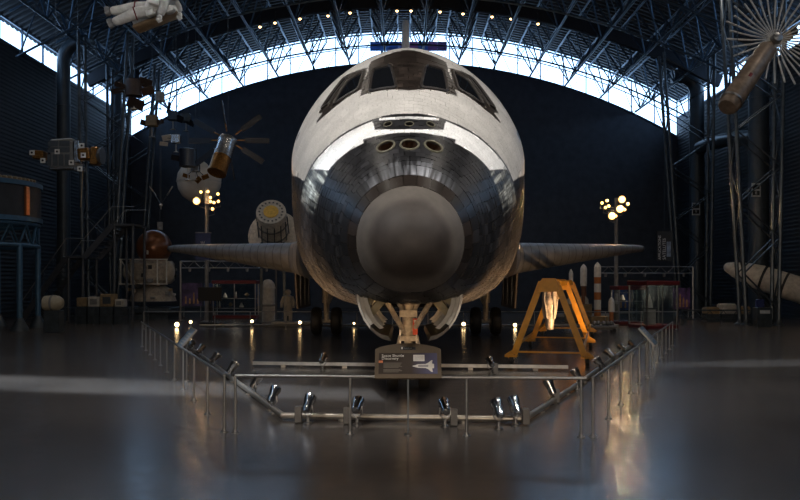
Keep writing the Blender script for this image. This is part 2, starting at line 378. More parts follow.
fB=pchip(q_st,[2.83,2.67,2.58,2.48,2.36,2.25,2.18,2.13,2.05,1.97,1.9,1.83,1.78,1.76,1.75,1.75,1.75,1.75,1.75])
fM=pchip(q_st,[2.83,2.835,2.835,2.84,2.84,2.85,2.86,2.87,2.92,3.0,3.08,3.3,3.65,4.1,4.6,5.0,5.15,5.2,5.2])
fU=pchip(q_st,[2]*8+[2,2,1.95,1.9,1.85,1.78,1.72,1.7,1.78,1.95,2])
fL=pchip(q_st,[2]*5+[2.1,2.15,2.2,2.3,2.4,2.5,2.6,2.75,2.95,3.2,3.3,3.3,3.3,3.4])
NS,NU=900,721
qg=np.linspace(0,np.sqrt(32),NS)
aa_=np.linspace(0,np.pi,3001);sa,ca=np.sin(aa_),np.cos(aa_)
G=np.zeros((NS,NU,2));PER=np.zeros(NS)
for i,qq in enumerate(qg):
    n=np.where(ca>=0,fU(qq),fL(qq));e=2/n
    x=fW(qq)*np.abs(sa)**e
    z=np.where(ca>=0,fM(qq)+(fT(qq)-fM(qq))*np.abs(ca)**e,fM(qq)-(fM(qq)-fB(qq))*np.abs(ca)**e)
    L=np.concatenate([[0],np.cumsum(np.hypot(np.diff(x),np.diff(z)))]);PER[i]=L[-1]
    u=np.linspace(0,1,NU)*max(L[-1],1e-9)
    G[i,:,0]=np.interp(u,L,x);G[i,:,1]=np.interp(u,L,z)
def surf(s,u):
    s=np.asarray(s,float);u=np.asarray(u,float);sg=np.where(u<0,-1.,1.);au=np.clip(np.abs(u),0,1)*(NU-1)
    p=np.sqrt(np.clip(s,0,32))/qg[-1]*(NS-1)
    i=np.clip(p.astype(int),0,NS-2);fi=p-i;j=np.clip(au.astype(int),0,NU-2);fj=au-j
    c=(G[i,j]*((1-fi)*(1-fj))[...,None]+G[i+1,j]*(fi*(1-fj))[...,None]+G[i,j+1]*((1-fi)*fj)[...,None]+G[i+1,j+1]*(fi*fj)[...,None])
    return np.stack([c[...,0]*sg,s,c[...,1]],-1)

orb = thing('shuttle_orbiter', (X0, Y0, 0), 'black and white winged shuttle orbiter standing on its landing gear, nose first', 'spacecraft')
f_edge = pchip([0, 4.2, 4.29, 5.07, 5.71, 6.7, 32], [.42, .42, .422, .435, .447, .455, .47])
f_line = pchip([0, .118, .167, .235, .309, .348, .391, .425, .479, .6], [3.30, 3.44, 3.53, 3.72, 3.94, 4.09, 4.2, 4.28, 4.31, 4.31])
f_b0 = pchip([0, .088, .168, .2], [2.50, 2.60, 2.82, 2.9]); f_b1 = pchip([.15, .168, .249, .329, .4], [2.62, 2.66, 2.86, 3.05, 3.3])
def f_blk(u): return np.where(u < .168, f_b0(u), f_b1(u))
f_ctr = pchip([4.3, 4.85, 5.24, 6.1, 7.1, 8], [.14, .14, .13, .108, .094, .09])
SIDEW = [(6.22, .119), (5.28, .140), (5.42, .226), (6.24, .166)]
SIDE2 = [(6.36, .166), (5.72, .236), (5.90, .262), (6.55, .176)]
SIDEF = [(6.32, .108), (5.18, .128), (5.28, .236), (5.48, .292), (5.56, .286), (5.62, .262), (5.9, .274), (6.7, .17)]
FRONTW = [(5.95, .046), (4.58, .034), (4.80, .112), (6.02, .094)]
THR = [(2.13, -.092, .14), (2.05, 0, .14), (2.13, .092, .14)]
THS = [(2.98, -.072, .07), (2.86, 0, .07), (2.98, .072, .07)]
EL = 1.45
def inpoly(s, u, P):
    c = np.zeros(s.shape, bool)
    for i in range(len(P)):
        (a, b), (p, q_) = P[i], P[i-1]
        hit = ((b > u) != (q_ > u)) & (s < (p-a)*(u-b)/((q_-b) if q_ != b else 1e-9)+a); c ^= hit
    return c
NZ = rng.random((64, 64, 3))
def vnoise(x, y, k=0):
    xi = np.floor(x).astype(int); yi = np.floor(y).astype(int); fx = x-xi; fy = y-yi; fx = fx*fx*(3-2*fx); fy = fy*fy*(3-2*fy)
    g_ = lambda i, j: NZ[i % 64, j % 64, k]
    return g_(xi, yi)*(1-fx)*(1-fy)+g_(xi+1, yi)*fx*(1-fy)+g_(xi, yi+1)*(1-fx)*fy+g_(xi+1, yi+1)*fx*fy
KIND = ('black', 'white')
def paint(s, u):
    """the orbiter's own colours at station s, girth u: black tile, white felt, worn grey panels, dark window surrounds"""
    au = np.abs(u); P = surf(s, u)
    blk = np.array([.016, .016, .018]); wht = np.array([.54, .52, .49]); brn = np.array([.015, .011, .009])
    line = f_line(au); c = np.empty(s.shape+(3,)); c[:] = blk
    W = (s > line) & (au < f_edge(s))
    stripe = (s < line-.085) & (s > f_blk(au)) & (au < .328+(np.clip(s-3.05, 0, 9))*.05)
    W |= stripe & ~((au < .12) & (s > 2.64+.33*(au/.12)**2))
    W |= (au < .097) & (np.abs(s-3.13-.18*(au/.096)**2) < .055)
    n1 = vnoise(P[..., 0]*2.3+9, P[..., 1]*2.3+P[..., 2]); n2 = vnoise(P[..., 0]*9+3, P[..., 1]*9+5, 1)
    wv = wht*(.86+.2*n1+.1*n2)[..., None]; wv[stripe] = (np.array([.86, .86, .85])*(.92+.14*n1)[..., None])[stripe]
    c[W] = wv[W]
    # worn grey thruster panels low on both cheeks, streaked along the flow
    side = (~W) & (s > 2.95) & (s < line-.05) & (au > .33) & (au < .47+.03*n1)
    st = vnoise(au*150, s*1.6, 2); st2 = vnoise(au*420, s*3, 1)
    g_ = np.clip((st-.22)*2.2, .08, 1)*np.clip(st2*1.7, .3, 1)*np.clip((.5-au)*9, 0, 1)
    c[side] = (blk+(np.array([.50, .52, .48])-blk)*g_[..., None])[side]
    # scuffed band above the nose cap
    wr = (~W) & (s > 1.02) & (s < 1.75) & (au < .3)
    g_ = np.clip(1-(s-1.02)/(.35+.35*vnoise(u*60, s*2, 0)), 0, 1)*np.clip(vnoise(u*110, s*1.2, 1)*1.6-.3, 0, 1)*np.clip((.3-au)*5, 0, 1)
    c[wr] = (blk+np.array([.22, .23, .25])*g_[..., None])[wr]
    ring = s < 1.02; c[ring] = brn*1.15
    ctr = (au < f_ctr(s)) & (s > 4.38+au/.14*.46) & (s < 6.8-2*au); c[ctr] = (brn*(.8+1.1*n2)[..., None])[ctr]
    sf = inpoly(s, au, SIDEF); c[sf] = brn
    fl = inpoly(s, au, [(6.5, .355), (6.95, .36), (6.95, .385), (6.5, .375)]) & (n2 > .35); c[fl] = blk*1.5
    return c
def hull_obj(name, svals, uvals, off, m, parent, keep=None, dark=1.0):
    Sg, Ug = np.meshgrid(svals, uvals, indexing='ij'); P = surf(Sg, Ug)+normal(Sg, Ug)*off
    C = paint(Sg, Ug)*dark; lowr = (np.abs(Ug) > .46) & (C[..., 0] < .1) & (Sg > 1.2); C[lowr] = np.array([.17, .14, .11]); ns, nu = Sg.shape; V = P.reshape(-1, 3)
    idx = np.arange(ns*nu).reshape(ns, nu)
    F = np.stack([idx[:-1, :-1], idx[:-1, 1:], idx[1:, 1:], idx[1:, :-1]], -1).reshape(-1, 4)
    if keep is not None:
        sc_ = (Sg[:-1, :-1]+Sg[1:, 1:]).ravel()/2; uc = (Ug[:-1, :-1]+Ug[1:, 1:]).ravel()/2; F = F[keep(sc_, uc)]
    return mesh_np(name, V, F, C.reshape(-1, 3), m, parent)
def mesh_np(name, V, F, C, m, parent, angle=40):
    me = bpy.data.meshes.new(name); me.vertices.add(len(V)); me.vertices.foreach_set('co', np.asarray(V, np.float32).ravel())
    me.loops.add(len(F)*4); me.loops.foreach_set('vertex_index', np.asarray(F, np.int32).ravel())
    me.polygons.add(len(F)); me.polygons.foreach_set('loop_start', np.arange(len(F), dtype=np.int32)*4)
    me.update(calc_edges=True); me.validate()
    ca = me.color_attributes.new('Col', 'FLOAT_COLOR', 'POINT')
    if len(me.vertices) == len(C): ca.data.foreach_set('color', np.concatenate([C, np.ones((len(C), 1))], 1).astype(np.float32).ravel())
    me.shade_smooth(); me.set_sharp_from_angle(angle=math.radians(angle))
    return link(name, me, m, parent)
def normal(s, u):
    e = 1e-3; du = surf(s, np.clip(u+e, -1, 1))-surf(s, np.clip(u-e, -1, 1)); ds = surf(s+e*5, u)-surf(np.maximum(s-e*5, 0), u)
    nrm = np.cross(du, ds); return nrm/np.maximum(np.linalg.norm(nrm, axis=-1, keepdims=True), 1e-9)
def in_hole(s, u, grow=0.):
    P = surf(s, u); h = np.zeros(s.shape, bool)
    for hs, hu, r in THR+THS:
        D = P-surf(np.array(hs), np.array(hu)); h |= (D[..., 0]/(r+grow))**2+(D[..., 1]**2+D[..., 2]**2)/(EL*r+grow)**2 < 1
    P = surf(s, u); h |= (np.abs(u) > .7) & (np.abs(P[..., 0]) < .74) & (s > 1.75) & (s < 5.7)
    return h
tile_m = mat('orbiter_tile', attr=True, rough=.4, var=.12, scale=30, spec=.3)
n = tile_m.node_tree.nodes; l = tile_m.node_tree.links; b = n['Principled BSDF']
bw = n.new('ShaderNodeRGBToBW'); l.new(n['Attribute'].outputs['Color'], bw.inputs[0])
mr = n.new('ShaderNodeMapRange'); mr.inputs['From Max'].default_value = .25; mr.inputs['To Min'].default_value = .36; mr.inputs['To Max'].default_value = .6
l.new(bw.outputs[0], mr.inputs['Value']); l.new(mr.outputs['Result'], b.inputs['Roughness'])
vo = n.new('ShaderNodeTexVoronoi'); vo.inputs['Scale'].default_value = 11; l.new(n['Texture Coordinate'].outputs['Object'], vo.inputs['Vector'])
m2 = n.new('ShaderNodeMath'); m2.operation = 'LESS_THAN'; m2.inputs[1].default_value = .075; l.new(vo.outputs['Distance'], m2.inputs[0])
m3 = n.new('ShaderNodeMath'); m3.operation = 'MULTIPLY'; m3.inputs[1].default_value = .55; l.new(m2.outputs[0], m3.inputs[0])
m4 = n.new('ShaderNodeMath'); m4.operation = 'MULTIPLY'; sp = n.new('ShaderNodeSeparateColor'); l.new(vo.outputs['Color'], sp.inputs[0])
m5 = n.new('ShaderNodeMath'); m5.operation = 'GREATER_THAN'; m5.inputs[1].default_value = .55; l.new(sp.outputs[0], m5.inputs[0])
l.new(m3.outputs[0], m4.inputs[0]); l.new(m5.outputs[0], m4.inputs[1])
old = b.inputs['Base Color'].links[0].from_socket; mx = n.new('ShaderNodeMix'); mx.data_type = 'RGBA'
l.new(m4.outputs[0], mx.inputs[0]); l.new(old, mx.inputs[6]); mx.inputs[7].default_value = (.3, .29, .27, 1); l.new(mx.outputs[2], b.inputs['Base Color'])

S_CAP = .65
svals = np.concatenate([np.arange(S_CAP, 6, .06), np.linspace(6, 32, 60)])
fus = hull_obj('fuselage', svals, np.linspace(-1, 1, 361), 0, tile_m, orb, keep=lambda s, u: ~in_hole(s, u, -.005), dark=.45)
tag(fus, 'black and white tiled fuselage')
# aft bulkhead
ring = surf(np.full(96, 32.), np.linspace(-1, 1, 97)[:-1]); MB().add(list(map(tuple, ring)), [tuple(range(96))]).build('aft_bulkhead', tile_m if False else white, orb)
# tiles: every cell is a plate standing proud of the hull
cells = []; s = S_CAP+.005; k = 0
while s < 9.2:
    ds = .34 if s < 1.0 else (.15 if s < 4 else (.18 if s < 6 else .3)); s1 = s+ds
    per = 2*np.interp(np.sqrt((s+s1)/2), qg, PER); nc = max(24, int(per/(.19 if s < 1 else .165 if s < 4 else .2 if s < 6 else .34))); off = .5*(k % 2)
    for j in range(nc):
        u0 = -1+2*(j+off)/nc; u1 = -1+2*(j+1+off)/nc
        if u1 > 1: u0 -= 2; u1 -= 2
        if u0 < -1: continue
        cells.append((s, s1, u0, u1, per/2))
    s = s1; k += 1
cells = np.array(cells)
def tiles(idx, n_, fine_mask=False):
    """plates for the cells idx, each an (n_ x n_) patch with a skirt; returns verts, faces, colours grouped by tile"""
    c = cells[idx]; K = len(c); t = np.linspace(0, 1, n_+1)
    dark = np.array([paint(np.array([(a+b_)/2]), np.array([(p+q_)/2]))[0, 0] < .2 for a, b_, p, q_, L in c]) if False else None
    mid = paint((c[:, 0]+c[:, 1])/2, (c[:, 2]+c[:, 3])/2)[:, 1] < .2
    g_ = np.where(mid, np.where(np.abs(c[:, 2]) > .46, .0055, .004), .002)
    s0, s1 = c[:, 0]+g_, c[:, 1]-g_; gu = g_/c[:, 4]; u0, u1 = c[:, 2]+gu, c[:, 3]-gu
    Sg = s0[:, None, None]+(s1-s0)[:, None, None]*t[None, :, None]+0*t[None, None, :]
    Ug = u0[:, None, None]+(u1-u0)[:, None, None]*t[None, None, :]+0*t[None, :, None]
    nrm = normal(Sg, Ug); base = surf(Sg, Ug)
    tl = rng.normal(0, .0011, (K, 3)); tt = t-.5
    h = .018+np.where(mid, 1, .3)[:, None, None]*(tl[:, 0, None, None]+3*tl[:, 1, None, None]*tt[None, :, None]+3*tl[:, 2, None, None]*tt[None, None, :])
    top = base+nrm*h[..., None]; col = paint(Sg, Ug)
    tone = np.where(mid, rng.choice([.6, .8, 1, 1.25, 1.7], K, p=[.15, .25, .3, .2, .1]), rng.uniform(.93, 1.03, K)); col = col*tone[:, None, None, None]
    m_ = n_+1; bi = [i for i in range(m_)]+[i*m_+n_ for i in range(1, m_)]+[n_*m_+i for i in range(n_-1, -1, -1)]+[i*m_ for i in range(n_-1, 0, -1)]
    topf = top.reshape(K, -1, 3); bas = (base-nrm*.004).reshape(K, -1, 3)[:, bi]; colf = col.reshape(K, -1, 3)
    V = np.concatenate([topf, bas], 1); C = np.concatenate([colf, colf[:, bi]*.7], 1); nv = V.shape[1]
    ii = np.arange(m_*m_).reshape(m_, m_)
    q = np.stack([ii[:-1, :-1], ii[:-1, 1:], ii[1:, 1:], ii[1:, :-1]], -1).reshape(-1, 4); nb = len(bi)
    sk = np.array([[bi[i], m_*m_+i, m_*m_+(i+1) % nb, bi[(i+1) % nb]] for i in range(nb)])
    hole = in_hole(Sg, Ug)
    F = []
    for kk in range(K):
        if hole[kk].any():
            hk = hole[kk].ravel(); keep = ~hk[q].any(1); F.append(q[keep]+kk*nv)
        else: F.append(np.concatenate([q, sk])+kk*nv)
    return V.reshape(-1, 3), np.concatenate(F), C.reshape(-1, 3), nv
# how much detail a plate needs: many facets where a marking crosses it
def cell_detail():
    out = np.zeros(len(cells), int)
    t = np.linspace(0, 1, 7)
    Sg = cells[:, 0, None, None]+(cells[:, 1]-cells[:, 0])[:, None, None]*t[None, :, None]+0*t[None, None, :]
    Ug = cells[:, 2, None, None]+(cells[:, 3]-cells[:, 2])[:, None, None]*t[None, None, :]+0*t[None, :, None]
    c = paint(Sg, Ug)[..., 1]; out[:] = 3; out[(c.max((1, 2))-c.min((1, 2))) > .02] = 10
    out[in_hole(Sg, Ug, .02).any((1, 2))] = 10
    return out
det = cell_detail()
mids = surf((cells[:, 0]+cells[:, 1])/2, (cells[:, 2]+cells[:, 3])/2); nm_ = normal((cells[:, 0]+cells[:, 1])/2, (cells[:, 2]+cells[:, 3])/2)
view = np.array([-X0, -Y0, 2.25])-mids; dist = np.linalg.norm(view, axis=1)
size = (cells[:, 1]-cells[:, 0])*(cells[:, 3]-cells[:, 2])*cells[:, 4]*np.clip((view*nm_).sum(1)/dist, 0, 1)/dist**2
size[(det > 3) | (cells[:, 0] > 5)] = 0
big_ = set(np.argsort(-size)[:290].tolist())
for i in sorted(big_):
    V, F, C, nv = tiles(np.array([i]), 3); mesh_np('tile', V, F, C, tile_m, fus)
rest = np.array([i for i in range(len(cells)) if i not in big_])
parts_ = [tiles(rest[det[rest] == dd], dd)[:3] for dd in (3, 10)]
V = np.concatenate([parts_[0][0], parts_[1][0]]); F = np.concatenate([parts_[0][1], parts_[1][1]+len(parts_[0][0])]); C = np.concatenate([parts_[0][2], parts_[1][2]])
tag(mesh_np('tile_field', V, F, C, tile_m, fus), 'small heat tiles covering the forward fuselage', kind='stuff')
# nose cap
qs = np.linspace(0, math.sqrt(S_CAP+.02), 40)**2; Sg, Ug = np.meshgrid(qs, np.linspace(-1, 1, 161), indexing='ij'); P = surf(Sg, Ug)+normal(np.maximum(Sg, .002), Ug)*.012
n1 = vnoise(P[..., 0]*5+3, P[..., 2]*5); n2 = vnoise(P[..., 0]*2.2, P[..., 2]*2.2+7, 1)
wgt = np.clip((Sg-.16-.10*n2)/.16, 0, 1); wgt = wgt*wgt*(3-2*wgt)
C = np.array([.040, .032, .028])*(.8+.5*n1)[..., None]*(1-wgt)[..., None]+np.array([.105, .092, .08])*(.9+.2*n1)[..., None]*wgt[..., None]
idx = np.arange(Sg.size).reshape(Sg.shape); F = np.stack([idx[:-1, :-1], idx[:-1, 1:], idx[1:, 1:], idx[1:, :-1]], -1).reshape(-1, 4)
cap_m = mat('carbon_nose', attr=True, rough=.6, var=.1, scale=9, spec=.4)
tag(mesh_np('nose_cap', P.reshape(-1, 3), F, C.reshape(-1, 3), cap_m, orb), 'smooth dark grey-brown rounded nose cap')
def s2(s, u, off=0.):
    s_, u_ = np.array(float(s)), np.array(float(u)); p = surf(s_, u_)+normal(s_, u_)*off; return Vector(p.tolist())
# windows of the flight deck
wglass = mat('cockpit_glass', (.006, .007, .009), .06, 0, .1, 4); wframe = mat('window_surround', (.018, .014, .012), .45, 0, .3, 25); gasket = mat('window_gasket', (.10, .085, .07), .5, .2)
def cock_window(poly, sg):
    P = [(s_, u_*sg) for s_, u_ in poly]; N = 8
    def bil(a, b_, g_=0.):
        a = -g_+a*(1+2*g_); b_ = -g_+b_*(1+2*g_)
        return [(P[0][i]*(1-a)+P[3][i]*a)*(1-b_)+(P[1][i]*(1-a)+P[2][i]*a)*b_ for i in (0, 1)]
    pts = [s2(*bil(i/N, j/N), .028) for j in range(N+1) for i in range(N+1)]
    pane = MB().add(pts, [(j*(N+1)+i, j*(N+1)+i+1, (j+1)*(N+1)+i+1, (j+1)*(N+1)+i) for j in range(N) for i in range(N)]).build('cockpit_window', wglass, orb)
    r = .12; lp = []
    cor = [(r, 0), (1-r, 0), (1-r*.3, r*.3), (1, r), (1, 1-r), (1-r*.3, 1-r*.3), (1-r, 1), (r, 1), (r*.3, 1-r*.3), (0, 1-r), (0, r), (r*.3, r*.3)]
    for i in range(12):
        a, b_ = cor[i], cor[(i+1) % 12]
        for t in (0, .33, .66): lp.append((a[0]+(b_[0]-a[0])*t, a[1]+(b_[1]-a[1])*t))
    MB().tube([s2(*bil(a, b_, .0), .03) for a, b_ in lp], .03, 6, closed=True).build('window_seal', wframe, pane)
    bolts = MB()
    for i, (a, b_) in enumerate(lp):
        if i % 2 == 0: p = s2(*bil(a, b_, .09), .03); bolts.sphere(p, .012, 6, 4)
    tag(bolts.build('bolt_ring', gasket, pane), kind='stuff')
for sg in (-1, 1):
    for poly in (FRONTW, SIDEW, SIDE2): cock_window(poly, sg)
# thruster nozzles sunk in the nose
nzl = mat('nozzle_bronze', (.07, .04, .025), .45, .5, .3, 20); rimm = mat('nozzle_rim', (.14, .13, .09), .5, .2, .3, 20); thm = mat('throat_black', (.01, .008, .007), .6)
for big__, lst in ((1, THR), (0, THS)):
    for hs, hu, r in lst:
        c0 = s2(hs, hu); nv = Vector(normal(np.array(hs), np.array(hu)).tolist()); y = nv.cross(Vector((-1, 0, 0))).normalized(); x = y.cross(nv); y = y*EL
        inward = (-nv*.7+Vector((0, .75, -.05))).normalized(); rings = []; K = 24
        prof_ = [(1.0, 0), (.86, .25), (.66, .55), (.44, .9), (.3, 1.15)]
        vs_ = [c0+nv*.012*(1 if i == 0 else 0)+(x*math.cos(2*PI*k/K)+y*math.sin(2*PI*k/K))*r*1.03*a+inward*r*2.2*d for i, (a, d) in enumerate(prof_) for k in range(K)]
        fs_ = [(i*K+k, i*K+(k+1) % K, (i+1)*K+(k+1) % K, (i+1)*K+k) for i in range(len(prof_)-1) for k in range(K)]+[tuple(range((len(prof_)-1)*K, len(prof_)*K))]
        th = MB().add(vs_, fs_).build('thruster_nozzle', nzl if big__ else thm, orb)
        MB().tube([c0+nv*.022+(x*math.cos(2*PI*k/K)+y*math.sin(2*PI*k/K))*r*1.06 for k in range(K)], r*.13, 6, closed=True).build('nozzle_rim', rimm, th)
# wheel well over the nose gear
wellm = mat('wheel_well', (.10, .095, .085), .7, 0, .3, 4)
MB().box((0, 3.72, 2.62), (1.44, 3.9, 1.2)).build('wheel_well', wellm, orb)
o = orb.children[-1]; me = o.data; b_ = bmesh.new(); b_.from_mesh(me); bmesh.ops.delete(b_, geom=[f for f in b_.faces if f.calc_center_median().z < 2.05], context='FACES'); b_.to_mesh(me); b_.free()
# wings
WSEC = [(2.3, 9.5, 32, 2.3, 3.7), (3.2, 13, 32, 2.4, 3.83), (4.0, 18, 32, 2.52, 3.90), (4.78, 21.4, 32, 2.68, 3.95), (7.47, 24.1, 31.5, 3.13, 4.02), (9.6, 26.2, 31.2, 3.48, 4.10), (11.2, 27.8, 30.9, 3.74, 4.13), (11.85, 28.6, 30.8, 3.82, 4.11), (12.08, 29.3, 30.5, 3.91, 4.03)]
wingm = mat('wing_tile', (.03, .03, .032), .5, 0, .25, 5); rccm = mat('leading_edge_carbon', (.17, .172, .178), .45, 0, .2, 2.5); wtop = mat('wing_felt', (.45, .45, .44), .7)
def sec_at(L):
    i = max(k for k in range(len(WSEC)-1) if WSEC[k][0] <= L); a, b_ = WSEC[i], WSEC[i+1]; t = (L-a[0])/(b_[0]-a[0]); return [a[j]+(b_[j]-a[j])*t for j in range(5)]
def foil(sc, k, K=22):
    """point k of the section loop: 0 trailing edge, over the top, round the nose, back underneath"""
    L, le, te, zb, zt = sc; t = k/K*2*PI; ch = te-le; xx = .5*(1+math.cos(t)); thick = (zt-zb); mid_ = (zt+zb)/2
    yt = 2.6*(.2969*math.sqrt(max(xx, 0))-.126*xx-.3516*xx**2+.2843*xx**3-.1036*xx**4)/ .26
    return (le+ch*xx, mid_+math.copysign(1, math.sin(t))*thick*.5*min(1.0, yt) if abs(math.sin(t)) > 1e-6 else mid_)
def foil2(sc, k, K=22):
    L, le, te, zb, zt = sc; t = k/K*2*PI; xx = .5*(1+math.cos(t)); hh = (zt-zb)/2; a = min(1, hh*2.4/(te-le))
    prof_ = math.sqrt(max(0, 1-(1-min(xx/a, 1))**2)) if xx < a else 1-max(0, (xx-.35)/.65)**1.5*.9
    return (le+(te-le)*xx, (zt+zb)/2+(1 if math.sin(t) > 0 else -1)*hh*prof_*(1 if abs(math.sin(t)) > 1e-6 else 0))
for sg in (-1, 1):
    K = 40; m = MB(); vs_ = [(sg*sc[0], *foil2(sc, k, K)) for sc in WSEC for k in range(K)]
    fs_ = [(i*K+k, i*K+(k+1) % K, (i+1)*K+(k+1) % K, (i+1)*K+k) for i in range(len(WSEC)-1) for k in range(K)]+[tuple(range(K)), tuple(range((len(WSEC)-1)*K, len(WSEC)*K))]
    wing = m.add(vs_, fs_).build('wing', wingm, orb); tag(wing, 'dark delta wing with grey leading edge')
    # leading edge panels
    NP = 20; Ls = [4.0+(11.75-4.0)*k/NP for k in range(NP+1)]
    for k in range(NP):
        La, Lb = Ls[k]+.012, Ls[k+1]-.012; vs_ = []; J = 13
        for L in (La, (La+Lb)/2, Lb):
            sc = sec_at(L); le, te, zb, zt = sc[1:]; hh = (zt-zb)/2
            for j in range(J):
                t = -1+2*j/(J-1); a = hh*2.4; yy = a*(1-math.cos(t*PI/2*1.0)); zz = (zt+zb)/2+hh*math.sin(t*PI/2)
                vs_.append((sg*L, le+yy-.02*math.cos(t*PI/2), (zz-(zt+zb)/2)*1.02+(zt+zb)/2))
        MB().add(vs_, [(r_*J+j, r_*J+j+1, (r_+1)*J+j+1, (r_+1)*J+j) for r_ in range(2) for j in range(J-1)]).build('leading_edge_panel', rccm, wing, 60)
# vertical tail
fin = [(23.5, 7.2), (34.2, 17.2), (36.8, 17.2), (33.2, 7.2)]; finm = mat('tail_white', (.5, .5, .5), .6)
vs_ = [];
for (s_, z) in fin[:2]: vs_.append((0, s_, z))
L0, L1, T0, T1 = Vector((0, 23.5, 7.2)), Vector((0, 34.2, 17.2)), Vector((0, 33.2, 7.2)), Vector((0, 36.8, 17.2))
rings = []
for a, b_, th in ((L0, T0, .32), (L1, T1, .2)):
    c = [(0, 0), (.02, .45), (.08, .8), (.3, 1), (.6, .7), (1, .1)]; lp = [(t, w_) for t, w_ in c]+[(t, -w_) for t, w_ in reversed(c[1:])]
    rings.append([a.lerp(b_, t)+Vector((w_*th, 0, 0)) for t, w_ in lp])
n_ = len(rings[0]); MB().add(rings[0]+rings[1], [(i, (i+1) % n_, n_+(i+1) % n_, n_+i) for i in range(n_)]+[tuple(range(n_)), tuple(range(n_, 2*n_))]).build('tail_fin', finm, orb)
# nose gear
gearm = mat('gear_paint', (.40, .37, .32), .5, .1, .3, 12); hub = mat('wheel_hub', (.3, .28, .25), .4, .5)
GS = 6.0
strut = MB().tube([(0, GS, .41), (0, GS-.05, .75), (0, GS-.1, 1.15)], [.085, .085, .085], 14).tube([(0, GS-.1, 1.1), (0, GS-.15, 1.4), (0, GS-.35, 2.9)], [.13, .13, .14], 14)
strut.box((0, GS, .45), (.3, .34, .42)).tube([(-.45, GS, .41), (.45, GS, .41)], .07, 10).box((0, GS-.12, 1.1), (.34, .3, .1)).box((0, GS-.2, 1.62), (.36, .3, .14))
strut = strut.build('nose_gear_strut', gearm, orb); tag(strut, 'cream painted nose gear leg')
wp = [(.16, -.11), (.3, -.13), (.38, -.12), (.41, -.06), (.41, .06), (.38, .12), (.3, .13), (.16, .11)]
for sg in (-1, 1):
    M = T(sg*.33, GS, .41) @ Rot(PI/2, 'Y')
    wh = MB().lathe(wp, 28, M).build('tyre', black, strut); MB().lathe([(.05, -.13), (.17, -.1), (.19, -.115), (.19, .115), (.17, .1), (.05, .13)], 18, M).build('wheel_hub', hub, strut)
    MB().tube([(sg*.08, GS-.12, 1.22), (sg*.58, 4.6, 2.15)], .055, 8).build('drag_brace', gearm, strut)
    MB().tube([(sg*.1, GS-.2, 1.65), (sg*.45, GS-.5, 2.3)], .05, 8).build('side_brace', gearm, strut)
    MB().tube([(sg*.17, GS-.2, 1.0), (sg*.17, GS-.2, 1.9), (sg*.14, GS-.3, 2.5)], .022, 6).build('hydraulic_line', steel, strut)
    MB().tube([(sg*.2, GS-.1, .55), (sg*.24, GS-.25, .85), (sg*.17, GS-.15, 1.15)], .04, 6).build('torque_link', gearm, strut)
    MB().tube([(sg*.62, 5.0, 2.3), (sg*.3, 4.9, 2.12), (0, 5.1, 2.28)], .06, 6).build('trunnion_arm', gearm, strut)
MB().box((0, GS-.33, .62), (.42, .08, .2)).build('tow_fitting', gearm, strut)
MB().box((.14, GS-.3, 1.35), (.1, .03, .34)).build('warning_tag', mat('red_tag', (.55, .06, .02), .6), strut)
MB().box((.14, GS-.32, 1.46), (.05, .012, .06)).build('tag_mark', white, strut)
# nose gear doors: curved shells hanging from the well's edges
liner = mat('door_liner', (.55, .52, .47), .5, 0, .15, 8); skin = mat('door_tile', (.05, .038, .03), .45, 0, .4, 14); armm = mat('hinge_arm', (.50, .42, .26), .5, 0, .2, 10)
DP = [(.84, 2.12), (.84, 1.98), (.80, 1.82), (.73, 1.66), (.63, 1.52), (.52, 1.42), (.42, 1.36), (.30, 1.33)]
for sg in (-1, 1):
    def shell(P_, Q_, y0, y1): return MB().add([(sg*x, y, z) for y in (y0, y1) for x, z in P_+Q_], (lambda N: [tuple(range(N)), tuple(range(N, 2*N))]+[(i, (i+1) % N, N+(i+1) % N, N+i) for i in range(N)])(len(P_)+len(Q_)))
    inn = [(x-.05+.012*i, z+.02+.008*i) for i, (x, z) in enumerate(DP)]; inn2 = [(x-.05+.012*i-.02, z+.012) for i, (x, z) in enumerate(DP)]
    NPL = 7; door = shell(DP, inn[::-1], 1.95, 5.3).build('nose_gear_door', skin, orb, 50)
    shell(inn[:5], [(x-.05, z+.03) for x, z in inn[:5]][::-1], 2.0, 5.2).build('door_liner', liner, door, 50)
    for i in range(4):   # ribs on the inner face
        y = 2.05+i*.95; shell([(x-.05, z+.03) for x, z in inn[1:6]], [(x-.12, z+.05) for x, z in inn[1:6]][::-1], y, y+.05).build('door_rib', liner, door, 50)
    for i in range(7):   # edge tiles on the front edge of the door
        a, c = DP[i], DP[i+1]; ai, ci = inn[i], inn[i+1]
        MB().add([(sg*p[0], y, p[1]) for y in (1.93, 1.95) for p in (a, c, ci, ai)], [(0, 1, 2, 3), (4, 5, 6, 7), (0, 1, 5, 4), (1, 2, 6, 5), (2, 3, 7, 6), (3, 0, 4, 7)]).build('edge_tile', skin if i > 3 else liner, door)
    for y in (2.5, 4.4): MB().bar((sg*.66, y, 1.72), (sg*.28, y+.1, 2.2), .07, .12).build('hinge_arm', armm, door)
    MB().bar((sg*.74, 2.3, 1.9), (sg*.5, 2.4, 2.1), .06, .1).build('hinge_arm', armm, door)
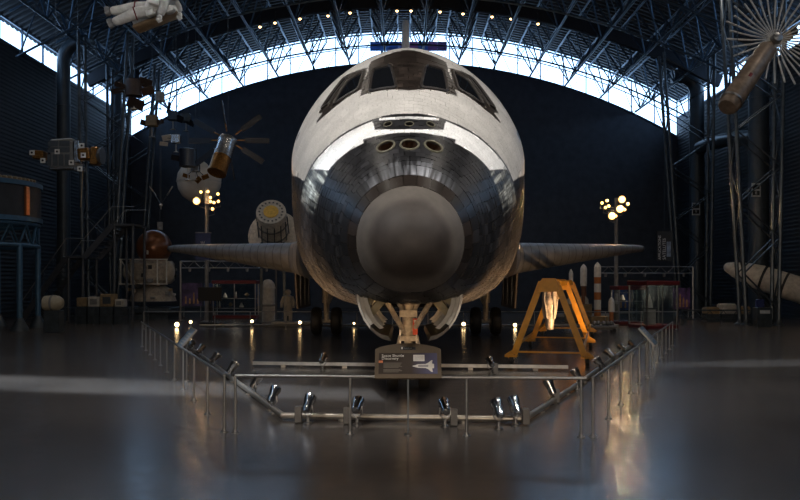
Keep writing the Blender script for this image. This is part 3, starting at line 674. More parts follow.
# main gear
for sg in (-1, 1):
    gx, gs = sg*3.45, 23.6
    st = MB().tube([(gx, gs, .6), (gx, gs, 1.5)], .12, 12).tube([(gx, gs, 1.4), (gx, gs-.1, 3.0)], .19, 12).tube([(gx-.6, gs, .6), (gx+.6, gs, .6)], .09, 10).build('main_gear_strut', gearm, orb)
    for dx in (-.43, .43):
        M = T(gx+dx, gs, .6) @ Rot(PI/2, 'Y')
        MB().lathe([(.25, -.2), (.45, -.22), (.55, -.19), (.6, -.1), (.6, .1), (.55, .19), (.45, .22), (.25, .2)], 28, M).build('tyre', black, st)
        MB().lathe([(.06, -.24), (.25, -.18), (.27, -.21), (.27, .21), (.25, .18), (.06, .24)], 18, M).build('wheel_hub', hub, st)
    MB().tube([(gx, gs-.1, 1.2), (gx-sg*.7, gs+.6, 2.7)], .07, 8).build('side_brace', gearm, st)
    MB().tube([(gx, gs-.1, 1.0), (gx, gs-1.3, 2.7)], .06, 8).build('drag_brace', gearm, st)
    dr = MB().bevbox((sg*4.42, 23.2, 1.95), (.1, 4.2, 1.5), .03, (0, sg*.06, 0)).build('main_gear_door', skin, orb)
    for y in (21.8, 23.2, 24.6): MB().bevbox((sg*4.34, y, 1.95), (.06, .1, 1.3), .02).build('door_rib', gearm, dr)
# ------------------------------------------------------------------ barrier, sign and floor lamps round the orbiter
RH = .86
def railing(name, a, b_, posts, label, r=.024, h=RH):
    a, b_ = Vector((*a, 0)), Vector((*b_, 0)); t = thing(name, a, label, 'railing', 'railings round the orbiter')
    v = b_-a
    MB().tube([(0, 0, h), tuple(v+Vector((0, 0, h)))], r, 10).build('top_rail', steel, t)
    for f in posts:
        p = v*f
        MB().tube([p+Vector((0, 0, .01)), p+Vector((0, 0, h-.01))], r*.85, 10).build('post', steel, t)
        MB().lathe([(.06, 0), (.06, .012), (.034, .02), (.03, .05)], 14, T(p.x, p.y, 0)).build('post_foot', steel, t)
    return t
FA, FB = (-2.53, 11.83), (2.66, 11.5)
railing('barrier_railing', FA, FB, [0, .333, .665, .985], 'steel railing across the front that carries the orbiter sign')
LA, LB = (-2.71, 11.9), (-9.35, 28.1)
railing('barrier_railing', LA, LB, [0]+[(k+.0)/10.2 for k in range(1, 11)], 'long steel railing running back on the staircase side of the orbiter')
RA, RB = (2.76, 11.53), (9.6, 28.2)
railing('barrier_railing', RA, RB, [0]+[k/11. for k in range(1, 12)], 'long steel railing running back past the yellow engine stand')
railing('barrier_railing', (-12.6, 38.2), (13.2, 38.2), [k/15 for k in range(16)], 'steel railing across the hall behind the orbiter main wheels')
# low kick tube on the floor inside the railing
tubem = mat('kick_tube_steel', (.36, .33, .29), .35, .8, .15, 6)
t = thing('kick_tube', (-1.99, 12.95, 0), 'low steel tube lying on the floor just inside the railing', 'barrier tube')
kt = [(-7.9, 28.4), (-4.27, 18.9), (-1.99, 12.95), (1.93, 12.62), (3.75, 17.0), (8.1, 28.0)]
MB().tube([(x+1.99, y-12.95, .075) for x, y in kt], .052, 12).build('tube', tubem, t)
for a, b_ in zip(kt[:-1], kt[1:]):
    L = (Vector(b_)-Vector(a)).length; N = max(2, int(L/1.9))
    for k in range(N):
        p = Vector(a).lerp(Vector(b_), (k+.5)/N); MB().lathe([(.06, 0), (.06, .02), (.03, .03), (.03, .07)], 10, T(p.x+1.99, p.y-12.95, 0)).build('tube_foot', tubem, t)
t = thing('floor_rail', (-4.05, 21.2, 0), 'straight pale metal rail lying on the floor behind the nose wheels', 'rail')
pale = mat('pale_aluminium', (.6, .58, .54), .4, .3)
MB().bar((0, 0, .1), (8.25, -1.0, .1), .1, .08).build('rail_bar', pale, t)
for k in range(5): p = Vector((8.25*(k+.5)/5, -(k+.5)/5, 0)); MB().box((p.x, p.y, .035), (.12, .14, .07)).build('rail_foot', tubem, t)
t = thing('kick_tube', (-10.5, 40.5, 0), 'thin steel tube on the floor beyond the orbiter main wheels', 'barrier tube')
MB().tube([(0, 0, .08), (21.5, 0, .08)], .055, 8).build('tube', tubem, t)
for k in range(9): MB().lathe([(.06, 0), (.03, .03), (.03, .07)], 8, T(1.2+k*2.4, 0, 0)).build('tube_foot', tubem, t)
# floor spotlights
warm = (1, .58, .26)
lampglass = mat('lamp_glass', (.9, .8, .6), .15, 0, .05, emit=(1, .72, .4), estr=.4)
def floor_spot(px, py, tgt, label, power=0, box=0, zc=.3):
    d = (2.25-zc)*789/(py-283); x = (px-404)*d/789
    t = thing('floor_spotlight', (x, d, 0), label, 'lamp', 'chrome spotlights inside the railing')
    c = Vector((0, 0, zc)); v = (Vector(tgt)-Vector((x, d, zc))).normalized(); M = axis_M(c-v*.13, c+v)
    MB().lathe([(.012, -.02), (.06, 0), (.072, .05), (.074, .16), (.094, .21), (.096, .29), (.086, .295), (.07, .2), (.01, .19)], 18, M).build('lamp_head', chrome, t)
    MB().lathe([(.002, .205), (.058, .205), (.058, .215), (.002, .215)], 14, M, cap=False).build('lens', lampglass, t)
    sx, sy, _ = frame_of(v)
    MB().tube([c+sx*.075, c+sx*.09+Vector((0, 0, -.1)), (0, 0, .09), c-sx*.09+Vector((0, 0, -.1)), c-sx*.075], .012, 6).build('yoke', steel, t)
    MB().lathe([(.07, 0), (.07, .02), (.03, .035), (.025, .1)], 12).build('lamp_base', steel, t)
    if box: MB().bevbox((box, .06, .14), (.12, .1, .26), .012).build('ballast_box', mat('ballast_grey', (.16, .15, .14), .5, .3), t)
    if power:
        s_ = spot('floor_spot_light', tuple(Vector((x, d, 0))+c+v*.17), tgt, power*2.6*(3.2 if abs(tgt[0]) > .6 else 1.2), warm, 66, .9, .07)
        s_.parent = t; s_.matrix_parent_inverse = Matrix.Translation(Vector((x, d, 0))).inverted()
NT = (0, 13.5, 2.6)
FS = [(255.5, 381.7, (-1.6, 16, 2.6), 90, 0, 'before the long railing corner beside the staircase side tube'), (273, 395.7, (-1.5, 15, 2.5), 110, 0, 'standing at the bend of the floor tube, staircase side'),
      (308, 405, (-.9, 14, 2.4), 80, -.16, 'with grey ballast box, beside the bend of the front tube, staircase side'), (357, 406, (-.25, 15.6, 1.7), 34, -.16, 'with grey ballast box, between sign and staircase side bend'),
      (445, 407.6, (.25, 15.6, 1.7), 38, .14, 'with grey ballast box, just beside the sign post'), (498.6, 409.5, (.9, 14, 2.4), 100, 0, 'without box, first of the pair by the bend'),
      (515.5, 406.8, (1.2, 14.5, 2.6), 120, .17, 'with grey ballast box, second of the pair by the bend'), (550.8, 387.6, (1.8, 15.5, 2.6), 140, .11, 'with grey ballast box on the tube leading to the yellow stand'),
      (577.4, 375.7, (2.2, 17, 3), 140, 0, 'under the railing between sign corner and yellow stand'), (600, 363.7, (2.5, 19, 3), 110, 0, 'at the foot of the yellow stand, inside the railing'),
      (610, 354, (3, 24, 3.2), 60, .2, 'just beyond the yellow stand feet'), (623, 348.6, (4, 28, 3.3), 60, 0, 'between yellow stand and slanted reading board'),
      (632.5, 344.5, (6, 33, 3.6), 90, 0, 'next to the slanted reading board, yellow stand side'), (231.7, 368, (-2, 18, 2.9), 90, 0, 'halfway along the staircase side railing'),
      (214.5, 358, (-2.6, 21, 3), 80, 0, 'farther along the staircase side railing, before the reading board'), (200, 349.5, (-4, 27, 3.2), 70, 0, 'next to the slanted reading board, staircase side'),
      (191, 345, (-6, 33, 3.6), 60, 0, 'beyond the slanted reading board, staircase side'), (322.7, 359, (0, 30, 6), 0, 0, 'standing on the pale floor rail, staircase side'),
      (491, 362.5, (0, 30, 6), 0, .12, 'standing at the pale floor rail, yellow stand side')]
for px, py, tg, pw, bx_, lb in FS: floor_spot(px, py, tg, 'chrome floor spotlight '+lb, pw, bx_)
# little bright lamps far back, shining towards the visitors
bulbm = mat('bright_warm_bulb', (1, .8, .5), .3, emit=(1, .66, .3), estr=16)
for px, py, r, lb in ((177, 324.5, .11, 'biggest, at the staircase side end of the tube'), (190.7, 322, .07, 'second from the staircase side end'), (252, 321.3, .07, 'in front of the red topped case'), (300, 322.5, .075, 'beside the wing root, staircase side'),
                      (354, 323.3, .05, 'behind the nose gear door on the staircase side'), (463.6, 324, .09, 'between nose gear door and main wheels'), (515, 325, .085, 'seen between main wheels and yellow stand'), (539, 331, .06, 'seen between the yellow stand legs')):
    p = at(px, py, 39.6); t = thing('floor_lamp', (p.x, p.y, 0), 'small warm lamp glowing on the floor, '+lb, 'lamp', 'small lamps on the far floor')
    MB().lathe([(.12, 0), (.12, .03), (.03, .05), (.03, p.z-.12)], 10).build('lamp_stem', steel, t)
    MB().lathe([(.02, -.2), (r+.02, -.12), (r+.03, 0), (r, 0)], 12, T(0, -.0, p.z) @ Rot(PI/2, 'X')).build('lamp_head', steel, t)
    MB().sphere((0, -.02, p.z), r*.95, 12, 8).build('bulb', bulbm, t)
# ---- the orbiter sign on the front railing
signm = mat('sign_bronze', (.085, .06, .036), .65, 0, .08, 30, spec=.25); sbrown = mat('sign_print_brown', (.038, .027, .017), .35, 0, .1, 8)
cream = mat('print_cream', (.55, .50, .43), .6); orange = mat('print_orange', (.55, .14, .04), .5); dimtxt = mat('print_dim', (.12, .095, .065), .5); sgrey = mat('print_grey', (.22, .2, .19), .5)
t = thing('orbiter_sign', (.06, 11.62, 0), 'bronze framed information sign with arched top mounted on the front railing', 'sign')
tilt = math.radians(-38); MS = T(0, -.06, .855) @ Rot(PI/2+tilt, 'X')          # local x right, y up the panel, z out of the face
W_, H_ = .985, .615; N = 14
poly = [(-W_/2, 0), (W_/2, 0)]+[(W_/2-W_*k/N, H_-.11+.11*math.sin(PI*(.06+.88*k/N)) if 0 < k < N else H_-.11) for k in range(N+1)]
MB().prism(poly, .035, MS @ T(0, 0, -.035)).build('sign_frame', signm, t)
def plate(name, x0, y0, x1, y1, m, z=.004, parent=t): return MB().add([MS @ Vector(p) for p in ((x0, y0, 0), (x1, y0, 0), (x1, y1, 0), (x0, y1, 0), (x0, y0, z), (x1, y0, z), (x1, y1, z), (x0, y1, z))], [(3, 2, 1, 0), (4, 5, 6, 7), (0, 1, 5, 4), (1, 2, 6, 5), (2, 3, 7, 6), (3, 0, 4, 7)]).build(name, m, parent)
gm_ = bpy.data.materials.new('sign_print'); gm_.use_nodes = True; n = gm_.node_tree.nodes; l = gm_.node_tree.links
tc = n.new('ShaderNodeTexCoord'); sx_ = n.new('ShaderNodeSeparateXYZ'); cr = n.new('ShaderNodeValToRGB'); mr = n.new('ShaderNodeMapRange')
l.new(tc.outputs['Object'], sx_.inputs[0]); l.new(sx_.outputs['X'], mr.inputs['Value']); mr.inputs['From Min'].default_value = -.44; mr.inputs['From Max'].default_value = .44
l.new(mr.outputs[0], cr.inputs[0]); l.new(cr.outputs[0], n['Principled BSDF'].inputs['Base Color']); n['Principled BSDF'].inputs['Roughness'].default_value = .6; n['Principled BSDF'].inputs['Specular IOR Level'].default_value = .25
e = cr.color_ramp.elements; e[0].position = 0; e[0].color = (.026, .015, .008, 1); e[1].position = 1; e[1].color = (.075, .07, .13, 1); x_ = e.new(.55); x_.color = (.026, .015, .008, 1)
pr = plate('printed_panel', -.435, .075, .435, .435, gm_)
for body, yy in (('Space Shuttle', .368), ('Discovery', .318)): text('lettering', body, .062, cream, t, MS @ T(-.395, yy, .006))
plate('logo_badge', -.435, .262, -.375, .3, orange, .008)
for k in range(8): plate('text_line', -.365, .255-k*.02-(.014 if k > 4 else 0), -.09-(.05 if k in (4, 7) else .012*(k % 3)), .263-k*.02-(.014 if k > 4 else 0), dimtxt, .006)
plate('chart_box', .08, .292, .245, .402, cream, .006)
for k in range(4): plate('chart_line', .09, .31+k*.022, .235, .316+k*.022, sgrey, .008)
ob = [(.06, .205), (.1, .218), (.15, .236), (.26, .24), (.3, .262), (.345, .305), (.365, .305), (.355, .25), (.385, .24), (.385, .172), (.355, .165), (.365, .105), (.345, .105), (.3, .15), (.26, .172), (.15, .176), (.1, .19)]
MB().prism(ob, .004, MS @ T(0, 0, .004)).build('orbiter_drawing', cream, t)
MB().prism([(.15, .19), (.26, .186), (.3, .19), (.3, .224), (.26, .226), (.15, .222)], .003, MS @ T(0, 0, .008)).build('drawing_bay', sgrey, t)
plate('header_slot', -.115, .495, .115, .545, black, .004); plate('slot_mark', -.1, .505, -.08, .54, cream, .007)
text('lettering', 'Space Shuttle', .022, sgrey, t, MS @ T(-.06, .513, .006))
MB().bar((0, .05, 0), (0, .05, .9), .025, .025).build('sign_post', dsteel, t); MB().lathe([(.06, 0), (.06, .015), (.03, .03)], 12, T(0, .05, 0)).build('post_foot', steel, t)
MB().box((0, .02, .87), (.5, .1, .03)).build('rail_clamp', steel, t)
# ---- slanted reading boards on the side railings
bluep = mat('board_print_blue', (.10, .16, .24), .3, 0, .5, 6)
for sg, px, py, d, ry, lb in ((-1, 186.5, 338, 18.0, .85, 'staircase side railing'), (1, 648, 336, 18.6, -.85, 'railing beside the yellow engine stand')):
    p = at(px, py, d); t = thing('reading_board', (p.x, p.y, 0), 'slanted reading board with blue print on the '+lb, 'sign', 'reading boards on the railings')
    R = Euler((0, -ry, math.atan2(.41, 1)*sg)).to_matrix().to_4x4() if False else (Rot(-sg*math.atan(.41), 'Z') @ Rot(-ry, 'Y'))
    M = T(0, 0, p.z) @ R
    MB().add([M @ Vector(v) for v in [(x, y, z) for x in (-.27, .27) for y in (-.42, .42) for z in (-.02, .02)]], [(0, 1, 3, 2), (4, 6, 7, 5), (0, 4, 5, 1), (2, 3, 7, 6), (0, 2, 6, 4), (1, 5, 7, 3)]).build('board', steel, t)
    MB().add([M @ Vector(v) for v in [(x, y, z) for x in (-.24, .24) for y in (-.39, .39) for z in (.021, .026)]], [(0, 1, 3, 2), (4, 6, 7, 5), (0, 4, 5, 1), (2, 3, 7, 6), (0, 2, 6, 4), (1, 5, 7, 3)]).build('printed_panel', bluep, t)
    for k in range(5): MB().add([M @ Vector(v) for v in [(x, y, z) for x in (-.18+k*.07, -.15+k*.07) for y in (-.3, .1) for z in (.027, .029)]], [(0, 1, 3, 2), (4, 6, 7, 5), (0, 4, 5, 1), (2, 3, 7, 6), (0, 2, 6, 4), (1, 5, 7, 3)]).build('text_line', cream, t)
    MB().tube([(0, 0, 0), (0, 0, p.z-.03)], .022, 8).build('board_post', steel, t); MB().lathe([(.07, 0), (.07, .015), (.03, .03)], 12).build('post_foot', steel, t)
# ------------------------------------------------------------------ exhibits
def cables(t, pts, ztop, r=.012):
    z0 = t.location.z
    for p in pts: MB().tube([p, (p[0], p[1], arch_z(p[0]+t.location.x, RO-.03)-z0)], r, 5).build('suspension_cable', dsteel, t)
gold = mat('gold_foil', (.26, .12, .03), .32, .8, .5, 14, bump=.5); silver = mat('silver_foil', (.5, .5, .5), .25, .9, .3, 10, bump=.3); dpanel = mat('solar_cells', (.012, .014, .022), .3, 0, .4, 12)
tan = mat('tan_paint', (.24, .17, .09), .55, 0, .25, 6); offw = mat('off_white', (.42, .40, .36), .6, 0, .2, 5); grey = mat('mid_grey', (.16, .16, .16), .5, 0, .2, 5); yellow = mat('yellow_paint', (.5, .22, .006), .42, 0, .2, 4)
red = mat('case_red', (.14, .012, .014), .5); bluemet = mat('blue_steel', (.05, .12, .2), .45, .3); bronze = mat('bronze_sphere', (.15, .055, .02), .28, .3, .2, 4); caseg = glass('case_glass', (.9, .94, .95), .05)
# ---- yellow engine stand
A0 = Vector((3.95, 21.5, 0)); DIR = Vector((1.45, 5.8, 0)); ang = math.atan2(-DIR.x, DIR.y); LEN = DIR.length
t = thing('engine_stand', A0, 'yellow wheeled stand of three leaning frames holding a foil wrapped engine', 'stand', rz=ang)
zt = 2.34
for k in range(3):
    y = LEN*k
    for sg in (-1, 1):
        lg = MB().bar((sg*.20, y, zt-.06), (sg*.94, y, .3), .11, .17).bar((sg*.98, y, .34), (sg*1.13, y, .24), .2, .14).build('leg', yellow, t)
        MB().box((sg*1.02, y, .25), (.34, .3, .06)).build('foot_plate', yellow, t)
        MB().lathe([(.03, -.05), (.13, -.05), (.14, -.02), (.14, .02), (.13, .05), (.03, .05)], 16, T(sg*1.02, y, .14) @ Rot(PI/2, 'Y')).build('caster_wheel', black, t)
        MB().bar((sg*1.02, y, .14), (sg*1.02, y, .25), .14, .04).build('caster_fork', grey, t)
    MB().bar((-.95, y, .36), (.95, y, .36), .035, .045).build('tie_bar', yellow, t)
    MB().prism([(-.27, -.33), (.27, -.33), (.27, -.12), (.17, .04), (-.17, .04), (-.27, -.12)], .3, T(0, y+.15, zt) @ Rot(PI/2, 'X')).build('top_gusset', yellow, t)
for sg in (-1, 1): MB().bar((sg*.19, 0, zt-.1), (sg*.19, LEN*2, zt-.1), .1, .14).build('side_beam', yellow, t); MB().bar((sg*.93, 0, .5), (sg*.93, LEN*2, .5), .06, .06).build('lower_beam', yellow, t)
t = thing('engine', (A0.x+.32, A0.y+1.6, 0), 'pale foil wrapped engine hanging nose down inside the yellow stand', 'engine')
foilp = mat('pale_foil', (.62, .54, .47), .45, .15, .4, 9, bump=.9)
prof_ = [(.02, .88), (.16, .9), (.2, 1.0), (.2, 1.1), (.25, 1.25), (.27, 1.4), (.3, 1.55), (.33, 1.7), (.33, 1.85), (.3, 2.0), (.26, 2.1), (.1, 2.16)]
m = MB().lathe(prof_, 22)
m.v = [(.62*x*(1+.09*math.sin(9*z+5*x)), .62*y*(1+.09*math.cos(11*z)), z) for x, y, z in m.v]; m.build('engine_shroud', foilp, t)
for k in range(5): a = k*1.25; MB().tube([(.19*math.cos(a), .19*math.sin(a), 2.05), (.23*math.cos(a), .23*math.sin(a), 1.8), (.21*math.cos(a+.2), .21*math.sin(a+.2), 1.5), (.16*math.cos(a+.3), .16*math.sin(a+.3), 1.2)], .025, 6).build('feed_pipe', offw, t)
MB().bevbox((.26, .1, 1.95), (.2, .3, .35), .03).build('pump_block', tan, t)
MB().tube([(-.1, 0, 2.1), (-.1, 0, 2.3)], .05, 8).tube([(.1, 0, 2.1), (.1, 0, 2.3)], .05, 8).build('mount_lug', grey, t)
# ---- lamp poles
def lamp_pole(x, y, h, heads, d, label, power, bigs, tgt):
    t = thing('lamp_pole', (x, y, 0), label, 'lamp', 'lamp poles behind the wings')
    MB().lathe([(.35, 0), (.35, .06), (.16, .12), (.12, .5), (.1, h)], 14).build('pole', grey, t)
    for i, (px, py) in enumerate(heads):
        p = at(px, py, d)-Vector((x, y, 0)); r = .19 if i < bigs else .08
        MB().lathe([(.03, -.3), (r, -.22), (r*1.25, 0), (r*1.1, .0), (r*.8, -.1)], 12, T(*p) @ Rot(PI/2, 'X')).build('lamp_head', grey, t)
        MB().sphere((p.x, p.y-.02, p.z), r*.95, 12, 8).build('bulb', mat('flood_bulb', (1, .8, .5), .3, emit=(1, .52, .14), estr=6), t)
        q = Vector((0, 0, min(max(p.z-.4, 1), h-.1))); MB().tube([(p.x, p.y+.2, p.z), (p.x, 0.1, p.z-.25), q], .03, 6).build('bracket_arm', grey, t)
    L = bpy.data.lights.new('flood_light', 'POINT'); L.energy = power; L.color = (1, .6, .27); L.shadow_soft_size = .11
    o = bpy.data.objects.new('flood_light', L); COL.objects.link(o); o.parent = t; o.location = at(*heads[0], d)-Vector((x, y, 0))+Vector((0, -.16, 0))
    return t
pr_ = lamp_pole(12.1, 45, 7.1, [(622, 199.4), (620, 209), (612, 216), (607, 200.6), (605.4, 207.6), (608.6, 206), (628, 204), (624.6, 209.6), (615.6, 216), (602, 203)], 44.6, 'tall lamp pole with glaring warm floodlights on the yellow stand side', 1000, 3, None)
pl_ = lamp_pole(-11.25, 45, 7.5, [(196.6, 201), (201, 192), (208, 191.6), (218, 194), (210.4, 197.6), (210.6, 201.6), (214, 202.6), (218.4, 201.4), (212.6, 209)], 44.6, 'tall lamp pole with dimmer warm floodlights in front of the white dish', 120, 1, None)
MB().box((.05, -.15, 7.2), (.25, .1, .9)).build('control_box', offw, pl_)
bn = mat('banner_blue', (.02, .03, .09), .5)
t = thing('blue_banner', (-11.25, 44.2, 3.6), 'dark blue banner hung on the lamp pole before the white dish', 'banner')
MB().box((0, 0, .7), (.85, .04, 1.5)).build('banner_cloth', bn, t); text('lettering', 'SPACE', .3, cream, t, T(.08, -.03, .15) @ Rot(PI/2, 'X') @ Rot(PI/2, 'Z')); MB().tube([(-.45, 0, 1.46), (.45, 0, 1.46)], .03, 6).build('banner_rod', grey, t); MB().tube([(0, 0, 1.46), (0, .67, 1.46)], .03, 6).build('banner_arm', grey, t)
# ---- hanging banner right
p = at(664.5, 246, 50); t = thing('hanging_banner', (p.x, p.y, p.z-.95), 'dark hanging banner with white vertical lettering beside the lattice tower', 'banner')
MB().box((0, 0, .95), (.95, .04, 1.9)).build('banner_cloth', mat('banner_dark', (.02, .025, .035), .5), t)
MT = lambda x: T(x, -.03, .08) @ Rot(PI/2, 'X') @ Rot(PI/2, 'Z')
text('lettering', 'APPLICATIONS', .23, mat('banner_white', (.6, .62, .66), .5, emit=None), t, MT(-.24)); text('lettering', 'SATELLITES', .27, MATS['banner_white'], t, MT(.06))
MB().box((.26, -.03, .75), (.26, .01, .95)).build('banner_picture', mat('banner_pic', (.2, .26, .38), .5, 0, .6, 3), t)
cables(t, [(0, 0, 1.9)], 0, .015)
# ---- display cases
def case(x, y, wx, wy, h, label, rz=0, shelf=True, plinth=.18):
    t = thing('display_case', (x, y, 0), label, 'display case', 'glass display cases with red tops', rz=rz)
    MB().bevbox((0, 0, plinth/2), (wx, wy, plinth), .02).build('plinth', red, t); MB().bevbox((0, 0, h-.11), (wx+.1, wy+.1, .22), .02).build('case_top', red, t)
    for a in (-1, 1):
        for c in (-1, 1): MB().bar((a*(wx/2-.04), c*(wy/2-.04), plinth), (a*(wx/2-.04), c*(wy/2-.04), h-.2), .06, .06).build('corner_post', steel, t)
    MB().bar((0, -wy/2+.03, plinth), (0, -wy/2+.03, h-.2), .05, .04).build('mullion', steel, t)
    for c in (-1, 1):
        MB().box((0, c*(wy/2-.04), (h+plinth)/2), (wx-.14, .01, h-plinth-.2)).build('glass_pane', caseg, t); MB().box((c*(wx/2-.04), 0, (h+plinth)/2), (.01, wy-.14, h-plinth-.2)).build('glass_pane', caseg, t)
    if shelf:
        for z in (.62, 1.25): MB().box((0, 0, z), (wx-.16, wy-.2, .03)).build('shelf', caseg if False else grey, t)
    d = bpy.data.lights.new('case_light', 'AREA'); d.size = .6; d.energy = 7; d.color = (1, .8, .6); o = bpy.data.objects.new('case_light', d); COL.objects.link(o); o.parent = t; o.location = (0, 0, h-.26)
    return t
def small_model(name, loc, kind, label, s=1.0):
    t = thing(name, loc, label, 'model', 'small models in the display cases'); 
    if kind == 0:
        MB().lathe([(.12*s, 0), (.12*s, .02), (.02*s, .03)], 12).build('stand', black, t); MB().lathe([(.03*s, .03*s), (.05*s, .08*s), (.05*s, .3*s), (.03*s, .38*s), (.003, .46*s)], 12).build('rocket_body', offw, t)
        for k in range(4): MB().prism([(.04*s, .05*s), (.11*s, .04*s), (.05*s, .16*s)], .008, Rot(k*PI/2, 'Z') @ Rot(PI/2, 'X')).build('fin', red, t)
    elif kind == 1:
        MB().box((0, 0, .02), (.3*s, .2*s, .04)).build('stand', black, t); MB().lathe([(.13*s, .05), (.15*s, .08), (.05*s, .32*s), (.03*s, .33*s)], 16).build('capsule', offw, t); MB().lathe([(.05*s, 0), (.05*s, .03*s)], 10, T(0, 0, .33*s)).build('hatch_ring', grey, t)
    elif kind == 2:
        MB().lathe([(.14*s, 0), (.14*s, .03), (.02, .04), (.02, .14*s)], 12).build('stand', black, t); MB().sphere((0, 0, .24*s), .12*s, 14, 8).build('globe', tan, t); MB().tube([(-.2*s, 0, .24*s), (.2*s, 0, .24*s)], .01, 5).build('antenna', steel, t)
    else:
        MB().box((0, 0, .03), (.34*s, .22*s, .06)).build('stand', black, t); MB().prism([(-.2*s, 0), (.16*s, 0), (.12*s, .35*s), (-.02*s, .72*s), (-.08*s, .3*s)], .03, T(0, .015, .06) @ Rot(PI/2, 'X')).build('sail_panel', white, t); MB().tube([(-.02*s, 0, .06), (-.02*s, 0, .8*s)], .012, 5).build('mast', steel, t)
cy = 50.7; c1 = case(at(236, 300, cy).x, cy, 2.75, 1.1, 2.42, 'wide glass case with red top and shelves under the far wing, staircase side')
for i in range(6):
    k = (0, 1, 2, 0, 1, 2)[i]; col = ('slim white rocket', 'white cone capsule', 'tan globe')[k]
    small_model('scale_model', (c1.location.x-1.05+.35*i, cy, (1.265 if i % 2 else .635)), k, '%s model on the %s shelf of the wide red topped case' % (col, 'upper' if i % 2 else 'lower'), 1.0)
cy = 39.6; c2 = case(at(653, 300, cy).x, cy, 1.75, 1.75, 2.36, 'square glass case with red top holding a white sail model', .25, False)
small_model('sail_model', (c2.location.x-.2, cy-.1, .95), 3, 'white sail shaped model on a pedestal in the square red topped case', 1.0); t = thing('pedestal', (c2.location.x-.2, cy-.1, .18), 'pale square pedestal inside the square red topped case', 'pedestal')
MB().bevbox((0, 0, .38), (.5, .4, .76), .02).build('pedestal_body', offw, t); MB().bevbox((0, 0, .75), (.56, .46, .03), .005).build('pedestal_top', grey, t)
cy = 42.8; c3 = case(at(628, 300, cy).x, cy, 1.5, 1.2, 2.1, 'smaller glass case with red top half hidden by the square case', .1)
small_model('scale_model', (c3.location.x-.3, cy, 1.265), 1, 'white cone capsule model in the half hidden red topped case'); small_model('scale_model', (c3.location.x+.25, cy, 1.265), 0, 'slim white rocket model in the half hidden red topped case')
# ---- picture boards
def poster(x0, y0, x1, y1, d, label, colr, seed):
    a, b_ = at(x0, y1, d), at(x1, y0, d); w_, h_ = b_.x-a.x, b_.z-a.z
    t = thing('picture_board', ((a.x+b_.x)/2, d, 0), label, 'board', 'lit picture boards under the wings')
    m = mat('picture_%d' % seed, tuple(min(1, 2.6*c_) for c_ in colr), .5, 0, .9, 1.4+.2*seed)
    MB().box((0, 0, a.z+h_/2), (w_, .08, h_)).build('panel', m, t)
    for s_ in (-1, 1): MB().bar((s_*w_*.42, .06, 0), (s_*w_*.42, .06, a.z+.1), .05, .05).build('board_leg', grey, t)
    rk = mat('picture_glow', (.45, .25, .10), .5, 0, .5, 5)
    for i in range(4): hh = h_*(.18+.5*random.random()); MB().prism([(-.05, 0), (.05, 0), (.05, hh*.8), (0, hh), (-.05, hh*.8)], .01, T(-w_*.3+w_*.2*i, -.045, a.z+h_*.1) @ Rot(PI/2, 'X')).build('printed_rocket', rk, t)
    return t
poster(182, 283, 202, 306, 52, 'dark purple picture board with glowing rockets beside the bronze sphere spacecraft', (.03, .02, .05), 1)
poster(204, 283, 216, 306, 52.5, 'blue picture board behind the black monitor', (.015, .03, .09), 2)
poster(257.5, 284, 271, 306, 52, 'blue picture board at the end of the wide red topped case', (.015, .04, .12), 3)
pb = poster(612, 288, 634, 310, 50, 'dark blue picture board with pale heading behind the half hidden case', (.01, .025, .08), 4)
poster(673, 288, 690, 309, 50, 'purple picture board with glowing rockets beside the square case', (.04, .02, .06), 5)
p = at(614, 293, 49.9); text('lettering', 'Rocketry and Space Flight', .13, cream, pb, T(p.x+.05-pb.location.x, -.05, p.z) @ Rot(PI/2, 'X'))
# monitor on stand
p = at(210, 294, 43); t = thing('monitor', (p.x, 43, 0), 'black flat monitor on a floor stand seen from behind, below the wing', 'monitor')
MB().bevbox((0, 0, p.z), (1.3, .08, .76), .02).build('screen', black, t); MB().bevbox((0, .05, p.z), (.9, .06, .5), .02).build('rear_cover', grey, t); MB().bar((-.05, .05, .1), (-.05, .05, p.z), .06, .06).build('column', black, t); MB().bar((.05, .05, .1), (.05, .05, p.z), .06, .06).build('column', black, t); MB().bevbox((0, .05, .06), (.9, .7, .1), .02).build('base', black, t)
# ---- truss gantries under the wings
def gantry(xa, xb, y, z, label):
    t = thing('lighting_gantry', ((xa+xb)/2, y, 0), label, 'gantry', 'lighting gantries under the wings'); h = (xb-xa)/2
    for sg in (-1, 1): MB().tube([(sg*h, 0, 0), (sg*h, 0, z)], .06, 8).build('post', steel, t); MB().lathe([(.25, 0), (.25, .03), (.08, .05)], 12, T(sg*h, 0, 0)).build('base_plate', steel, t)
    for dz in (0, -.4): MB().tube([(-h, 0, z+dz), (h, 0, z+dz)], .035, 8).build('chord', steel, t)
    N = int(2*h/.4); MB().tube([(-h+2*h*k/N, 0, z-(.4 if k % 2 else 0)) for k in range(N+1)], .018, 6).build('lacing', steel, t)
    for k in range(5):
        x = -h+2*h*(k+.5)/5; MB().lathe([(.04, 0), (.08, .02), (.1, .2), (.09, .2)], 10, T(x, -.08, z-.62)).build('track_lamp', steel, t)
gantry(at(595.5, 0, 48.7).x, at(693, 0, 48.7).x, 48.7, 3.25, 'long steel lighting gantry over the glass cases beside the yellow stand')
gantry(at(180.5, 0, 47.4).x, at(276, 0, 47.4).x, 47.4, 3.55, 'long steel lighting gantry over the wide red topped case')
